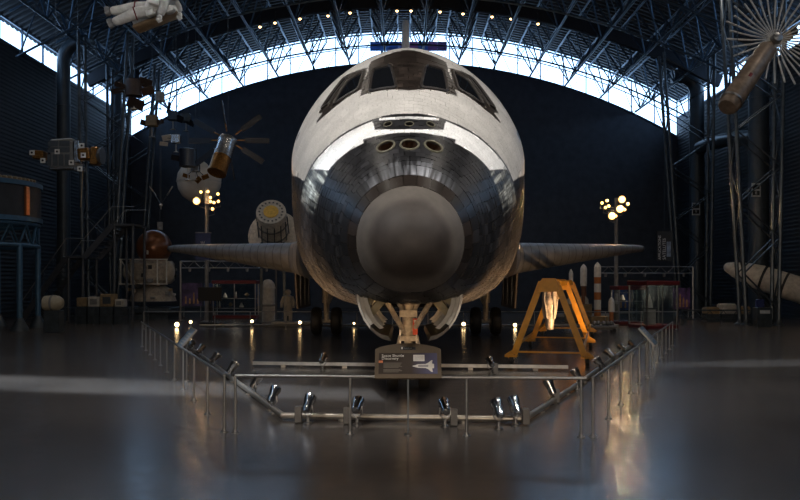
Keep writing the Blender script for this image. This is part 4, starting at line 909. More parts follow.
# ---- upright rockets beyond the yellow stand
def rocket(px, yb, yt, d, r, bands, label, fins=True, nosel=.18):
    a, b_ = at(px, yb, d), at(px, yt, d); H = b_.z-max(a.z, .0); z0 = max(a.z, 0)
    t = thing('display_rocket', (a.x, d, 0), label, 'rocket', 'upright rockets beyond the yellow stand')
    if z0 > .15: MB().bevbox((0, 0, z0/2), (r*5, r*5, z0), .03).build('display_base', tan, t)
    for i, (f0, f1, m, k) in enumerate(bands): MB().lathe([(r*k, z0+H*f0), (r*k, z0+H*f1)], 14).build('stage', m, t)
    f1, k = bands[-1][1], bands[-1][3]; MB().lathe([(r*k, z0+H*f1), (r*k*.75, z0+H*(f1+(1-f1)*.5)), (r*k*.1, z0+H)], 14).build('nose_cone', bands[-1][2], t)
    if fins:
        for q in range(4): MB().prism([(r*.9, 0), (r*2.4, -.02), (r*2.2, H*.1), (r*.9, H*.2)], .03, T(0, 0, z0+.02) @ Rot(q*PI/2+.5, 'Z') @ Rot(PI/2, 'X')).build('fin', offw, t)
obr = mat('rocket_orange', (.4, .13, .03), .5); brn_ = mat('rocket_brown', (.13, .055, .03), .5)
rocket(571, 304, 269, 46, .13, [(0, .3, white, 1), (.3, .62, grey, 1), (.62, .86, white, 1)], 'short white rocket with grey band nearest the yellow stand')
rocket(583.6, 304, 264, 46, .16, [(0, .45, brn_, 1), (.45, .5, white, 1.15), (.5, .88, white, 1.25)], 'brown rocket with thick white upper stage')
rocket(597.5, 316, 262, 45, .2, [(0, .12, obr, 1), (.12, .3, white, 1), (.3, .44, obr, 1), (.44, .6, white, 1), (.6, .72, obr, 1), (.72, .9, white, 1)], 'tall rocket banded in orange and white', False)
rocket(611.4, 328, 297, 38, .1, [(0, .52, obr, 1), (.52, .84, white, 1.5)], 'small rocket with orange lower stage and white top on the floor')
t = thing('display_platform', (at(577, 0, 48.6).x, 47.9, 0), 'low dark platform under the upright rockets', 'platform'); MB().bevbox((0, 0, .2), (4.0, 1.0, .4), .03).build('platform_top', grey, t); MB().bevbox((0, -.52, .28), (3.8, .04, .16), .01).build('label_strip', offw, t)
t = thing('instrument_cart', (at(603, 0, 36).x, 36, 0), 'low cart of tangled metal parts beside the small orange rocket', 'cart')
MB().bevbox((0, 0, .25), (1.2, .7, .1), .02).build('cart_top', grey, t)
for k in range(4): MB().lathe([(.02, -.03), (.09, -.03), (.09, .03), (.02, .03)], 12, T(-.45+.9*(k % 2), -.25+.5*(k//2), .09) @ Rot(PI/2, 'X')).build('caster_wheel', black, t)
for k in range(5): MB().sphere((-.4+.2*k, .1*math.sin(k*2), .42), .11, 12, 8).build('pressure_vessel', steel, t)
MB().box((0, 0, .16), (1.0, .5, .1)).build('lower_shelf', grey, t)
# ---- white missile behind the lattice tower
a, b_ = at(724, 266, 47), at(812, 294, 44.5); v = (b_-a).normalized(); L = (b_-a).length
t = thing('missile', (b_.x-1, b_.y, 0), 'long white missile lying nose up on its cradle behind the lattice tower', 'missile'); q = t.location
M = T(*(-q)) @ axis_M(a, b_)
MB().lathe([(.01, -.02), (.14, .02), (.25, .12), (.45, .6), (.63, 1.4), (.72, 2.1), (.74, 2.6), (.74, L+.9)], 28, M).build('missile_body', offw, t)
for z_ in (2.2, 3.4): MB().lathe([(.735, 0), (.755, .02), (.755, .12), (.735, .14)], 28, M @ T(0, 0, z_), cap=False).build('body_ring', black, t)
for k, z_ in ((0, 2.9), (1, 4.6)):
    c = M @ Vector((0, 0, z_)); MB().bar((c.x, c.y, 0), (c.x, c.y, c.z-.7), .3, .5).build('cradle', dsteel, t)
MB().prism([(.6, 1.8), (.78, 2.2), (.78, L+1), (.6, L+1)], .08, M @ Rot(PI*.9, 'Z') @ Rot(PI/2, 'X')).build('cable_duct', white, t)
t = thing('kiosk', (at(757, 0, 41).x, 40.4, 0), 'dark kiosk with a small white plaque before the lattice tower', 'kiosk')
MB().bevbox((0, 0, .5), (.75, .6, 1.0), .02).build('kiosk_body', dsteel, t); MB().box((0, -.31, .78), (.5, .02, .16)).build('plaque', plate_m, t); MB().bevbox((-.08, .1, 1.2), (.4, .2, .42), .02).build('screen', mat('kiosk_screen', (.03, .04, .12), .2), t)
t = thing('track_segment', (at(722, 0, 44).x, 43.5, 0), 'low dark lattice track lying beside the missile', 'track')
for z_ in (.25, .75): MB().bar((-2.4, 0, z_), (1.4, 0, z_), .08, .08).build('track_beam', dsteel, t)
MB().tube([(-2.4+.38*k, 0, .28 if k % 2 else .72) for k in range(11)], .03, 6).build('lacing', dsteel, t)
for x in (-2.3, 1.3): MB().box((x, 0, .12), (.2, .5, .24)).build('track_foot', dsteel, t)
for k, (px, w_, h_, m) in enumerate(((712, .75, .35, tan), (728, .85, .55, offw), (743, .7, .4, tan))):
    p = at(px, 0, 46); t = thing('equipment_crate', (p.x, 46.2, 0), ('low tan crate behind the lattice track', 'pale equipment crate under the missile nose', 'small tan crate beside the kiosk')[k], 'crate')
    MB().bevbox((0, 0, .45+h_/2), (w_, .8, h_), .03).build('crate_body', m, t); MB().box((0, 0, .22), (w_*1.05, .85, .45)).build('pallet', dsteel, t); MB().bevbox((0, 0, .47+h_), (w_*.9, .7, .05), .02).build('crate_lid', m, t)
# ---- ribbed antenna satellite hung in the top corner
d = 27; c = at(772, 42, d); e_ = at(728, 106, d-1.5); t = thing('antenna_satellite', c, 'long cylinder satellite with a wheel of radiating ribs hung under the vault', 'satellite')
v = (e_-c).normalized(); L = (e_-c).length; M = axis_M((0, 0, 0), v); bodym = mat('satellite_hull', (.2, .15, .11), .45, .3, .35, 5)
MB().lathe([(.12, .05), (.2, .1), (.24, .35), (.33, .5), (.35, L-.25), (.33, L-.2), (.33, L), (.28, L+.08), (.1, L+.1)], 24, M).build('satellite_body', bodym, t)
MB().lathe([(.36, L-.3), (.375, L-.28), (.375, L-.22), (.36, L-.2)], 24, M, cap=False).build('end_ring', steel, t)
MB().box(tuple(v*(L*.62)+Vector((-.05, -.34, 0))), (.1, .03, .4), (0, .6, 0)).build('flag_patch', red, t)
hubv = Vector((.0, -.25, .0)); x = Vector((1, 0, .0)); y = Vector((0, .28, 1)).normalized()
MB().lathe([(.02, -.3), (.16, -.28), (.2, 0), (.16, .2), (.02, .25)], 16, axis_M(hubv, hubv+x.cross(y))).build('hub', steel, t)
ribm = mat('rib_paint', (.36, .36, .35), .5, .1)
for k in range(34):
    a = 2*PI*k/34+.05; dv = x*math.cos(a)+y*math.sin(a); tip = hubv+dv*(1.75+.1*math.sin(k*3))+Vector((0, -.35, 0)); md = hubv+dv*.9+Vector((0, -.1, 0))
    MB().tube([hubv+dv*.14, md, tip], [.018, .03, .034], 6).build('rib', ribm, t)
MB().bevbox((.42, -.1, .12), (.4, .3, .3), .05, (0, -.5, 0)).build('feed_box', tan, t); MB().lathe([(.12, 0), (.16, .3), (.14, .32)], 14, T(.5, -.1, .2) @ Rot(.9, 'Y')).build('feed_horn', black, t)
cables(t, [(0, 0, .2), tuple(v*L*.8)], 19.2)
# ---- foil satellite hung on the left
d = 36; c = at(64, 155, d); sc = d/789; t = thing('foil_satellite', c, 'boxy satellite with gold foil ends and white target squares hung before the side wall', 'satellite'); Z = lambda px, py: ((px-64)*sc, (155-py)*sc)
MB().bevbox((0, .3, 0), (34*sc*.72, .9, 26*sc), .03).build('satellite_body', grey, t)
for x0, y0, x1, y1 in ((49.5, 141.5, 59.5, 147), (61, 141.5, 71, 147), (49.5, 148, 59.5, 153), (61, 148, 71, 153), (49, 155, 53, 166.5), (54.5, 155, 59, 166.5), (60.5, 155, 65, 166.5), (66.5, 155, 71, 166.5)):
    (a, b_), (c_, e2) = Z(x0, y1), Z(x1, y0); MB().box(((a+c_)/2, -.17, (b_+e2)/2), (c_-a, .04, e2-b_)).build('radiator_panel', mat('radiator', (.06, .07, .08), .35), t)
for px, py in ((59.5, 152.5), (34.5, 153.5), (45.3, 161.3), (73.5, 163.3), (85.4, 156), (82, 169.5), (84, 146.5)):
    a, b_ = Z(px, py); tg_ = MB().box((a, -.24, b_), (.22, .03, .22)).build('target_plate', white, t); MB().lathe([(.05, 0), (.05, .02)], 10, T(a, -.255, b_) @ Rot(PI/2, 'X')).build('target_dot', black, tg_)
for px, py, w_, h_, m in ((39, 155, 11, 9, gold), (84, 154, 12, 12, gold), (95, 156, 8, 18, gold), (77, 152, 7, 22, silver), (79, 169, 9, 5, silver), (62, 140, 22, 1.6, white), (62, 168.5, 24, 2.5, silver)):
    a, b_ = Z(px, py); MB().bevbox((a, .1, b_), (w_*sc, .5, h_*sc), .04, (0, random.uniform(-.1, .1), 0)).build('foil_bay', m, t)
a, b_ = Z(97, 156); MB().lathe([(.05, 0), (.3, .12), (.4, .3), (.38, .3)], 16, T(a, -.1, b_) @ Rot(PI/2, 'Y')).build('engine_bell', steel, t)
cables(t, [(-.5, .3, .5), (.5, .3, .5)], 18.6); a, b_ = Z(83, 172); MB().tube([(a, 0, b_+.1), (a-.1, 0, b_-1.6)], .02, 5).build('loose_strap', tan, t)
# ---- cylinder satellite with eight dark panels
d = 40; c = at(228, 140, d); sc = d/789; t = thing('panel_satellite', c, 'gold and silver cylinder satellite with dark panels radiating from its top', 'satellite'); e_ = at(217, 172, d-.8)-c
M = axis_M((0, 0, 0), e_); L = e_.length
MB().lathe([(.2, -.08), (.47, -.04), (.5, .1), (.46, .2), (.46, L*.55)], 24, M).build('upper_body', silver, t); MB().lathe([(.45, L*.55), (.46, L*.6), (.46, L)], 24, M).build('lower_body', gold, t); MB().lathe([(.46, L), (.48, L-.05), (.48, L+.06), (.4, L+.05), (.12, L-.08), (.02, L-.08)], 24, M, cap=False).build('end_dish', gold, t)
for k, a in enumerate((150, 100, 38, 180, 0, -32, -82, 215)):
    a = math.radians(a); dv = Vector((math.cos(a), .12, math.sin(a))); pn = MB().bar(dv*.45, dv*.85, .06, .06).build('panel_strut', gold, t); MB().bar(dv*.85, dv*2.05, .03 if False else .05, .28).build('solar_panel', dpanel, t)
cables(t, [(0, 0, 0)], 19.0)
# ---- white dish globe and the small satellite before it
d = 50; c = at(199, 182, d); t = thing('white_globe', c, 'big white globe with a pointed cap hung behind the warm lamps', 'globe'); sc = d/789
MB().lathe([(.02, -1.36), (.45, -1.28), (.9, -1.03), (1.22, -.62), (1.38, -.1), (1.36, .38), (1.2, .72), (.95, .92), (.55, 1.0), (.35, 1.22), (.04, 1.4)], 30, Rot(.12, 'Y')).build('globe_skin', mat('globe_white', (.5, .46, .4), .6, 0, .12, 2), t); MB().lathe([(1.385, -.03), (1.4, -.03), (1.4, .03), (1.385, .03)], 30, cap=False).build('seam_band', offw, t); cables(t, [(0, 0, 1.38)], 20)
def sat(px, py, d, body, panels, label, m1, m2, r=.35, top=19.2):
    c = at(px, py, d); sc = d/789; t = thing('small_satellite', c, label, 'satellite', 'small satellites hung near the end window')
    if body == 'drum': MB().lathe([(r*.6, -r*1.1), (r, -r), (r, r), (r*.6, r*1.1)], 14).build('satellite_body', m1, t)
    elif body == 'box': MB().bevbox((0, 0, 0), (r*1.8, r*1.5, r*1.8), .05).build('satellite_body', m1, t)
    else: MB().sphere((0, 0, 0), r, 16, 10).build('satellite_body', m1, t)
    for k, (dx, dz, w_, h_, a) in enumerate(panels): MB().bevbox((dx*sc, -.05, -dz*sc), (w_*sc, .05, h_*sc), .01, (.5, a, .2)).build('solar_panel', m2, t); MB().tube([(0, 0, 0), (dx*sc, -.05, -dz*sc)], .025, 5).build('panel_strut', dsteel, t)
    MB().tube([(0, 0, -r), (0, 0, -r*2.4)], .03, 6).build('antenna', offw, t); MB().lathe([(.02, 0), (r*.6, r*.25), (r*.58, r*.25)], 12, T(0, 0, -r*2.4) @ Rot(PI, 'X')).build('antenna_dish', offw, t); cables(t, [(0, 0, r)], top)
dbr = mat('panel_brown', (.035, .018, .012), .5, 0, .3, 4)
sat(134, 88, 44, 'drum', [(-12, -2, 14, 5, .3), (-16, 3, 12, 5, -.2), (12, -5, 13, 9, .25), (14, 3, 12, 8, -.3), (2, 16, 16, 11, .3)], 'dark satellite with several brown panels hung beside the near duct', dbr, dbr, .45, 17.6)
sat(160, 97, 52, 'drum', [], 'small white drum satellite hanging in front of the end window corner', offw, dbr, .3, 17.8)
sat(152, 121, 52, 'box', [(-8, 2, 7, 6, .3), (8, 1, 8, 5, -.3)], 'cluttered brown box satellite below the white drum satellite', tan, dbr, .4, 17.8)
sat(173, 116, 54, 'box', [(-4, -8, 3, 12, .3), (7, 3, 7, 7, .4)], 'dark box satellite with an upright panel at the window sill', dsteel, dpanel, .35, 17.8)
sat(186, 118, 56, 'box', [(5, 5, 8, 6, .5)], 'dark box satellite hung where the end window meets the dark wall', dsteel, dpanel, .35, 17.8)
sat(176, 139, 47, 'box', [(-9, -1, 9, 6, -.2), (-12, 5, 8, 4, .1)], 'pale crumpled box satellite above the round drum satellite', silver, offw, .3, 16)
sat(188, 158, 46, 'drum', [(-12, 0, 9, 6, .2)], 'round drum satellite covered in dark cells beside the white globe', dpanel, dpanel, .5, 15.6)
sat(195.5, 168, 47.6, 'box', [(-9, 8, 7, 4, .3), (10, 9, 7, 5, -.4), (3, 12, 5, 7, .8)], 'small gold box satellite hanging in front of the white globe', silver, gold, .28, 15.4)
sat(161, 205, 49.4, 'sphere', [(-8, -14, 1.2, 12, -.6), (9, -14, 1.2, 12, .6)], 'little antenna satellite hung above the bronze sphere spacecraft', offw, offw, .1, 15.6)
p = at(160, 226, 49.5); t = thing('hanging_placard', (p.x, p.y, p.z-.3), 'small pale placard hung above the bronze sphere', 'sign'); MB().bevbox((0, 0, .3), (.35, .04, .5), .01).build('placard_plate', grey, t); cables(t, [(0, 0, .55)], 8.5)
# ---- pale spacecraft with gold face behind the wing
d = 44; c = at(271, 222, d); sc = d/789; t = thing('pale_spacecraft', (c.x, c.y, 0), 'pale cylinder spacecraft with gold round face beside the orbiter shoulder', 'spacecraft'); q = Vector((0, 0, c.z))
f0 = at(271, 212, d-.9)-Vector((c.x, c.y, 0)); b0 = at(274, 234, d+.9)-Vector((c.x, c.y, 0)); M = axis_M(b0, f0); L = (f0-b0).length; r = .82; pm = mat('pale_spacecraft_skin', (.5, .46, .40), .55, 0, .25, 6)
MB().lathe([(.9, -.4), (r, 0), (r, L-.05), (r*.96, L)], 30, M).build('hull', pm, t); MB().lathe([(r*.5, L), (r*.98, L+.005), (r*.98, L+.03), (r*.5, L+.02)], 30, M, cap=False).build('face_ring', pm, t); MB().lathe([(.01, L+.02), (r*.5, L+.02), (r*.5, L+.06), (.01, L+.07)], 28, M).build('gold_face', mat('gold_face', (.75, .46, .08), .55, 0, .15, 8), t)
for k in range(18): a = 2*PI*k/18; MB().bevbox(tuple(M @ Vector((r*.76*math.cos(a), r*.76*math.sin(a), L+.03))), (.1, .05, .1), .01).build('face_rivet', grey, t)
for z_ in (.3, L*.55): MB().lathe([(r+.005, z_), (r+.05, z_+.02), (r+.05, z_+.1), (r+.005, z_+.12)], 30, M, cap=False).build('hull_band', grey, t)
for k in range(8): a = PI+PI*k/7; p0 = M @ Vector((r*1.03*math.cos(a), r*1.03*math.sin(a), L*.8)); p1 = M @ Vector((r*1.08*math.cos(a+.15), r*1.08*math.sin(a+.15), -.2)); MB().tube([p0, p1], .03, 5).build('cable_run', dsteel, t)
MB().lathe([(1.5, 0), (1.5, .1), (1.3, .3), (.9, .4)], 32, axis_M(b0-Vector((0, -.2, .1)), b0+Vector((0, -1, .2)))).build('rear_skirt', pm, t)
for sg in (-1, 1): MB().bar((sg*.7, .6, 0), (sg*.6, .6, c.z-1.1), .15, .15).build('support_leg', dsteel, t)
# ---- bronze sphere spacecraft
d = 50; c = at(151, 270, d); t = thing('sphere_spacecraft', (c.x, d, 0), 'two tier pale spacecraft crowned by a big bronze sphere', 'spacecraft'); sc = d/789; X = lambda px: (px-151)*sc; Zp = lambda py: 2.25+(283-py)*sc
MB().sphere((X(154), 0, Zp(247.5)), 17.5*sc, 32, 18).build('bronze_sphere', bronze, t); MB().bar((X(153), -1.08, Zp(255)), (X(153), -1.03, Zp(243)), .12, .03).build('sphere_stripe', offw, t)
fr = mat('module_white', (.26, .22, .17), .5, .1, .3, 7)
MB().lathe([(1.2, Zp(284)), (1.45, Zp(280)), (1.45, Zp(264)), (1.3, Zp(261))], 28, T(X(151), 0, 0)).build('equipment_ring', fr, t)
for px in (128.5, 139, 152, 164, 173): MB().bar((X(px), -1.35, Zp(284)), (X(px), -1.35, Zp(260)), .07, .07).build('frame_post', offw, t)
for py in (260, 284): MB().bar((X(127), -1.35, Zp(py)), (X(174), -1.35, Zp(py)), .08, .08).build('frame_rail', offw, t)
MB().bar((X(129), -1.38, Zp(261)), (X(143), -1.38, Zp(283)), .06, .06).build('frame_diagonal', offw, t)
MB().sphere((X(171), -.5, Zp(272)), (6*sc, .5, 10.5*sc), 20, 12).build('side_tank', mat('tank_cream', (.34, .29, .22), .45, 0, .2, 5), t); MB().sphere((X(131), -.5, Zp(272)), (5*sc, .5, 9*sc), 20, 12).build('side_tank', MATS['tank_cream'], t)
MB().lathe([(1.45, Zp(301)), (1.35, Zp(296)), (1.1, Zp(289)), (.7, Zp(285)), (.3, Zp(284))], 26, T(X(153), 0, 0)).build('lower_dome', fr, t)
for k in range(22): a = PI+PI*random.random(); z_ = random.uniform(Zp(300), Zp(263)); rr = 1.48; MB().bevbox((X(152)+rr*math.cos(a), rr*math.sin(a), z_), (random.uniform(.12, .35),)*2+(random.uniform(.1, .3),), .02).build('equipment_box', random.choice([fr, offw, grey, tan, black]), t)
MB().bevbox((X(151), 0, .55), (3.3, 3.2, .35), .04).build('display_platform', dsteel, t); MB().box((X(151), 0, .19), (2.9, 2.6, .38)).build('platform_base', dsteel, t)
# crates and capsule on the floor at the left
for k, (px, py, w_, h_, m) in enumerate(((84, 301, .55, .5, tan), (96, 300, .62, .55, offw), (109, 301, .72, .7, tan), (121, 304, .45, .4, offw))):
    p = at(px, py, 43.5); t = thing('equipment_crate', (p.x, 43.5, 0), ('tan crate nearest the hanging stair post', 'pale crate standing between two tan crates', 'largest tan crate with dark opening', 'pale crate beside the bronze sphere spacecraft')[k], 'crate', 'crates on the long bench')
    MB().bevbox((0, 0, .95+h_/2), (w_, .7, h_), .03).build('crate_body', m, t); MB().box((0, -.36, .95+h_*.5), (w_*.6, .03, h_*.55)).build('crate_door', (tan, grey, dsteel, grey)[k], t); MB().box((0, 0, .475), (w_*.98, .8, .95)).build('crate_stand', dsteel, t)
p = at(54, 303, 36); t = thing('white_capsule', (p.x, 36, 0), 'rounded cream capsule on a dark stand below the staircase', 'capsule')
MB().lathe([(.3, -.45), (.33, -.42), (.36, .0), (.33, .22), (.22, .38), (.05, .44)], 22, T(0, 0, p.z) @ Rot(PI/2, 'Y')).build('capsule_shell', mat('capsule_cream', (.36, .32, .24), .4), t); MB().lathe([(.36, -.1), (.375, -.08), (.375, -.02), (.36, 0)], 22, T(0, 0, p.z) @ Rot(PI/2, 'Y'), cap=False).build('capsule_band', grey, t); MB().bevbox((0, 0, (p.z-.33)/2), (.7, .6, p.z-.33), .03).build('stand', dsteel, t)
t = thing('lattice_bench', (at(88, 0, 42).x, 42, 0), 'long low dark bench with railings before the crates', 'bench')
for z_ in (.5, .95): MB().bar((-2.6, 0, z_), (3.2, 0, z_), .05, .05).build('bench_rail', dsteel, t)
for k in range(7): MB().bar((-2.6+5.8*k/6, 0, 0), (-2.6+5.8*k/6, 0, .95), .06, .06).build('bench_leg', dsteel, t)
# ---- the big ring on its blue stand at the left edge
d = 37; cx = at(-46, 0, d).x; t = thing('instrument_ring', (cx, d+1, 0), 'huge dark instrument ring with blue rims on a blue tubular stand', 'ring'); R = 3.3; z0, z1 = 2.25+(283-214)*.0456, 2.25+(283-182)*.0456
MB().lathe([(R-.15, z0), (R, z0), (R, z1), (R-.15, z1), (R-.15, z0)], 56, cap=False).build('ring_wall', mat('ring_black', (.02, .02, .022), .5, 0, .3, 3), t)
for z_, m in ((z1, bluemet), (z0-.22, bluemet)): MB().lathe([(R-.2, z_), (R+.08, z_), (R+.08, z_+.22), (R-.2, z_+.22), (R-.2, z_)], 56, cap=False).build('ring_rim', m, t)
for k in range(40): a = PI+PI*k/39; MB().bevbox(((R-.05)*math.cos(a), (R-.05)*math.sin(a), z1+.28), (.22, .16, .14), .03).build('rim_clamp', tan, t)
a = -.62; MB().bevbox(((R+.03)*math.cos(-.2), (R+.03)*math.sin(-.2), (z0+z1)/2), (.12, .25, z1-z0-.1), .02, (0, 0, -.2)).build('copper_strip', mat('copper', (.5, .18, .07), .3, .8), t)
M = Rot(-.75, 'Z') @ T(R+.02, 0, (z0+z1)/2+.1) @ Rot(PI/2, 'Z') @ Rot(PI/2, 'X'); MB().prism([(-.28, -.42), (.28, -.42), (.28, .42), (-.28, .42)], .03, M).build('plaque', mat('plaque_cream', (.16, .14, .09), .5), t)
for k in range(6): MB().prism([(-.2, .3-.11*k), (.2, .3-.11*k), (.2, .35-.11*k), (-.2, .35-.11*k)], .012, M @ T(0, 0, .03)).build('plaque_line', black, t)
zs = z0-1.35
for z_ in (z0-.32, zs): MB().tube([(R*.97*math.cos(2*PI*k/40), R*.97*math.sin(2*PI*k/40), z_) for k in range(40)], .09, 8, closed=True).build('stand_ring', bluemet, t)
MB().tube([(R*.97*math.cos(2*PI*k/40), R*.97*math.sin(2*PI*k/40), (z0-.35 if k % 2 else zs)) for k in range(40)], .05, 6, closed=True).build('lacing', bluemet, t)
for a in (-.30, -1.05, -1.8, -2.6, .6, 1.6, 2.6): 
    p = (R*.97*math.cos(a), R*.97*math.sin(a)); MB().tube([(*p, .4), (*p, zs)], .13, 12).build('stand_leg', bluemet, t); MB().lathe([(.42, 0), (.4, .1), (.16, .55), (.14, .6)], 14, T(*p, 0)).build('leg_foot', dsteel, t)
# ---- staircase with landing
t = thing('staircase', (at(70, 0, 45.4).x, 45.4, 0), 'dark grey metal staircase with handrails climbing behind the instrument ring', 'staircase');  stm = mat('stair_steel', (.05, .055, .065), .5, .3, .2, 4)
P = lambda px, py, dy=0: Vector(((px-70)*45.4/789, dy, 2.25+(283-py)*45.4/789))
lo, mi, hi = P(20, 320), P(66, 262), P(108, 222)
for seg, (a, b_) in enumerate(((Vector((lo.x, 0, .05)), P(66, 256)), (P(84, 256), P(112, 224)))):
    N = 14 if seg == 0 else 9
    for k in range(N):
        c = a.lerp(b_, (k+.5)/N); MB().box((c.x, 1.1, c.z), ((b_.x-a.x)/N*1.05, 2.2, .05)).build('tread', stm, t)
    for y in (0, 2.2):
        MB().bar(a+Vector((0, y, -.1)), b_+Vector((0, y, -.1)), .06, .32).build('stringer', stm, t); MB().tube([a+Vector((0, y, 1.0)), b_+Vector((0, y, 1.0))], .03, 8).build('handrail', steel, t)
        for k in range(5): c = a.lerp(b_, k/4); MB().bar(c+Vector((0, y, 0)), c+Vector((0, y, 1.0)), .035, .035).build('baluster', stm, t)
for x0, x1, z_ in ((66, 84, P(0, 256).z), (112, 134, P(0, 224).z)):
    a, b_ = P(x0, 0).x, P(x1, 0).x; MB().box(((a+b_)/2, 1.1, z_-.05), (b_-a, 2.3, .12)).build('landing', stm, t)
    for y in (0, 2.2): MB().tube([(a, y, z_+1), (b_, y, z_+1)], .03, 8).build('handrail', steel, t)
    for x in (a+.1, b_-.1):
        for y in (.1, 2.1): MB().tube([(x, y, 0), (x, y, z_-.1)], .08, 8).build('landing_post', stm, t)
# ---- other pale shapes below the wing
p = at(268, 0, 45.7); t = thing('white_tank', (p.x, 45.7, 0), 'pale upright tank with domed top standing beside the blue picture board', 'tank'); MB().lathe([(.42, 0), (.42, 1.6), (.4, 1.9), (.44, 1.92), (.44, 2.0), (.36, 2.25), (.2, 2.42), (.05, 2.46)], 22).build('tank_shell', offw, t); MB().lathe([(.43, .9), (.45, .92), (.45, 1.0), (.43, 1.02)], 22, cap=False).build('tank_band', grey, t)
p = at(288, 0, 42); t = thing('suit_mannequin', (p.x, 42, 0), 'pale upright space suit display beside the orbiter wing root', 'space suit')
MB().lathe([(.3, 0), (.3, .12), (.06, .14), (.06, .5)], 16).build('display_base', dsteel, t); MB().lathe([(.12, .5), (.2, .7), (.24, 1.0), (.26, 1.35), (.22, 1.55), (.1, 1.62)], 18).build('suit_torso', offw, t); MB().sphere((0, 0, 1.75), .17, 16, 10).build('suit_helmet', offw, t)
for sg in (-1, 1): MB().tube([(sg*.2, 0, 1.5), (sg*.34, -.05, 1.2), (sg*.32, -.15, .95)], [.1, .085, .07], 10).build('suit_sleeve', offw, t); MB().tube([(sg*.11, 0, .8), (sg*.13, 0, .45), (sg*.13, -.03, .14)], [.12, .1, .09], 10).build('suit_leg', offw, t)
t = thing('display_plinth', (at(296, 0, 41).x, 41, 0), 'low pale lit plinth beside the orbiter main wheels', 'plinth'); MB().bevbox((0, 0, .2), (2.4, 1.0, .12), .02).build('plinth_top', offw, t); MB().box((0, 0, .08), (2.1, .8, .16)).build('plinth_base', dsteel, t)
def cloth(name, col):
    m = mat(name, col, .8); n = m.node_tree.nodes; l = m.node_tree.links; tr = n.new('ShaderNodeBsdfTranslucent'); tr.inputs[0].default_value = (*[.12+.8*c for c in col], 1); x = n.new('ShaderNodeMixShader'); x.inputs[0].default_value = .7
    l.new(n['Principled BSDF'].outputs[0], x.inputs[1]); l.new(tr.outputs[0], x.inputs[2]); l.new(x.outputs[0], n['Material Output'].inputs[0]); return m
# ---- flag banners in front of the end window over the orbiter roof
p0, p1 = at(370, 51, 69), at(447, 42, 69); hb = p1.z-p0.z
for k, cc in enumerate(((.05, .16, .42), (.10, .25, .5), (.05, .14, .4), (.22, .22, .45), (.3, .12, .3), (.08, .2, .45), (.22, .1, .28), (.12, .08, .22))):
    wx = (p1.x-p0.x)/8; t = thing('window_banner', (p0.x+wx*(k+.5), 69, p0.z), ('deep blue', 'light blue', 'royal blue', 'lavender', 'pink purple', 'steel blue', 'plum', 'dark violet')[k]+' cloth banner hung before the end window above the orbiter', 'banner', 'banners before the end window')
    MB().box((0, 0, hb/2), (wx*.995, .04, hb)).build('banner_cloth', cloth('banner_cloth_%d' % k, cc), t); MB().tube([(-wx*.48, 0, hb), (wx*.48, 0, hb)], .03, 6).build('banner_rod', dsteel, t); cables(t, [(-wx*.3, 0, hb), (wx*.3, 0, hb)], arch_z(p0.x+wx*(k+.5), 47))
# ---- floating space suit with backpack, high up at the left
d = 25; sc = d/789; c = at(142, 12, d); t = thing('hanging_spacesuit', c, 'white space suit with gold visor and thruster backpack floating face down on cables', 'space suit')
Q = lambda px, py, y=0.: Vector(((px-142)*sc, y, (12-py)*sc))
joints = [Q(153, 7, 0), Q(161, 3, 0), Q(167, -1, 0), Q(172, -5, -.02),           # pelvis, waist, chest, neck
          Q(147, 5, .22), Q(132, 5, .25), Q(119, 8, .2), Q(108, 9.5, .15),           # far leg
          Q(148, 12, -.12), Q(136, 16, -.2), Q(125, 21, -.2), Q(115, 25, -.22),      # near leg
          Q(167, 3, -.3), Q(167.5, 12, -.38), Q(163.5, 20, -.42),                     # near arm
          Q(170, -2, .32), Q(175, 3, .42), Q(176, 9, .4)]                              # far arm
rad = [.27, .27, .27, .17, .2, .2, .165, .14, .2, .2, .165, .14, .17, .14, .12, .17, .14, .11]
edges = [(0, 1), (1, 2), (2, 3), (0, 4), (4, 5), (5, 6), (6, 7), (0, 8), (8, 9), (9, 10), (10, 11), (2, 12), (12, 13), (13, 14), (2, 15), (15, 16), (16, 17)]
me = bpy.data.meshes.new('suit_skeleton'); me.from_pydata([tuple(j) for j in joints], edges, []); so = bpy.data.objects.new('suit_skeleton', me); COL.objects.link(so)
so.modifiers.new('skin', 'SKIN'); me.skin_vertices[0].use_root if False else None
for i, v in enumerate(me.skin_vertices[0].data): v.radius = (rad[i], rad[i]); v.use_root = (i == 0)
sd = so.modifiers.new('smooth', 'SUBSURF'); sd.levels = 2; sd.render_levels = 2
dg = bpy.context.evaluated_depsgraph_get(); bm_ = bpy.data.meshes.new_from_object(so.evaluated_get(dg)); bpy.data.objects.remove(so); bm_.name = 'suit_body'; bm_.shade_smooth()
suitm = mat('suit_cloth', (.55, .55, .53), .75, 0, .15, 9, bump=.7); bm_.materials.clear(); link('suit_body', bm_, suitm, t)
def band(a, b_, f, r, m, nm, w_=.045): a, b_ = Vector(a), Vector(b_); c0 = a.lerp(b_, f); M = axis_M(c0, b_); MB().lathe([(r*.9, -w_), (r, -w_), (r, w_), (r*.9, w_)], 18, M, cap=False).build(nm, m, t)
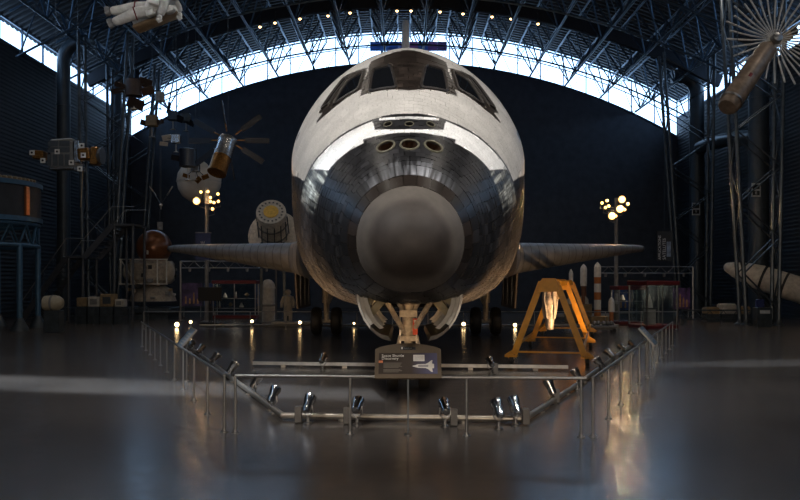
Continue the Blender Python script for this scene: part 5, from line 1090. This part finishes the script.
band(joints[4], joints[5], .85, .215, red, 'red_stripe', .02); band(joints[8], joints[9], .9, .215, red, 'red_stripe', .02)
for a, b_ in ((6, 7), (10, 11)):
    v = (joints[b_]-joints[a]).normalized(); MB().lathe([(.13, 0), (.15, .06), (.155, .14), (.14, .16)], 16, axis_M(joints[b_]-v*.02, joints[b_]+v)).build('boot_sole', mat('sole_grey', (.2, .2, .2), .8), t)
hd = Q(176, -8, -.05); MB().sphere(hd, .24, 20, 12).build('helmet', suitm, t); MB().sphere(hd+Vector((-.03, -.09, -.11)), (.2, .19, .2), 20, 12).build('visor', mat('gold_visor', (.5, .34, .05), .15, .9), t)
for k, j in enumerate((14, 17)):
    c0 = joints[j]; MB().sphere(c0+Vector((0, 0, -.05)), (.09, .08, .1), 12, 8).build('glove', suitm, t)
    for f in range(5): a = -.8+.4*f; MB().tube([c0+Vector((.05*math.sin(a), -.05+.03*f-.04, -.1)), c0+Vector((.09*math.sin(a), -.05+.03*f-.04, -.19+.02*abs(f-2))), c0+Vector((.06*math.sin(a)-.02, -.05+.03*f-.03, -.24+.03*abs(f-2)))], [.03, .027, .02], 8).build('finger', suitm, t)
pk = mat('backpack_tan', (.42, .31, .2), .6, 0, .2, 5); ra = math.radians(21)
MB().bevbox(Q(152, 12.5, .5), (1.5, .55, .34), .05, (0, -ra, 0)).build('backpack', suitm, t); MB().bevbox(Q(152.5, 16.5, .45), (1.5, .6, .12), .03, (0, -ra, 0)).build('backpack_base', pk, t)
MB().bevbox(Q(153, 16, -.25), (.28, .2, .2), .03, (0, -ra, 0)).build('control_arm', suitm, t); MB().bevbox(Q(172, 12, -.2), (.3, .25, .22), .04, (0, -ra, 0)).build('control_arm', suitm, t); MB().bevbox(Q(158, 4, -.3), (.34, .14, .3), .03, (0, .3, 0)).build('chest_pack', white, t); MB().box(Q(157.5, 3, -.38), (.09, .02, .05), (0, .4, 0)).build('flag_patch', mat('patch_blue', (.05, .09, .3), .6), t)
cables(t, [tuple(Q(128, 2, .2)), tuple(Q(165, -6, .3))], 19.6)
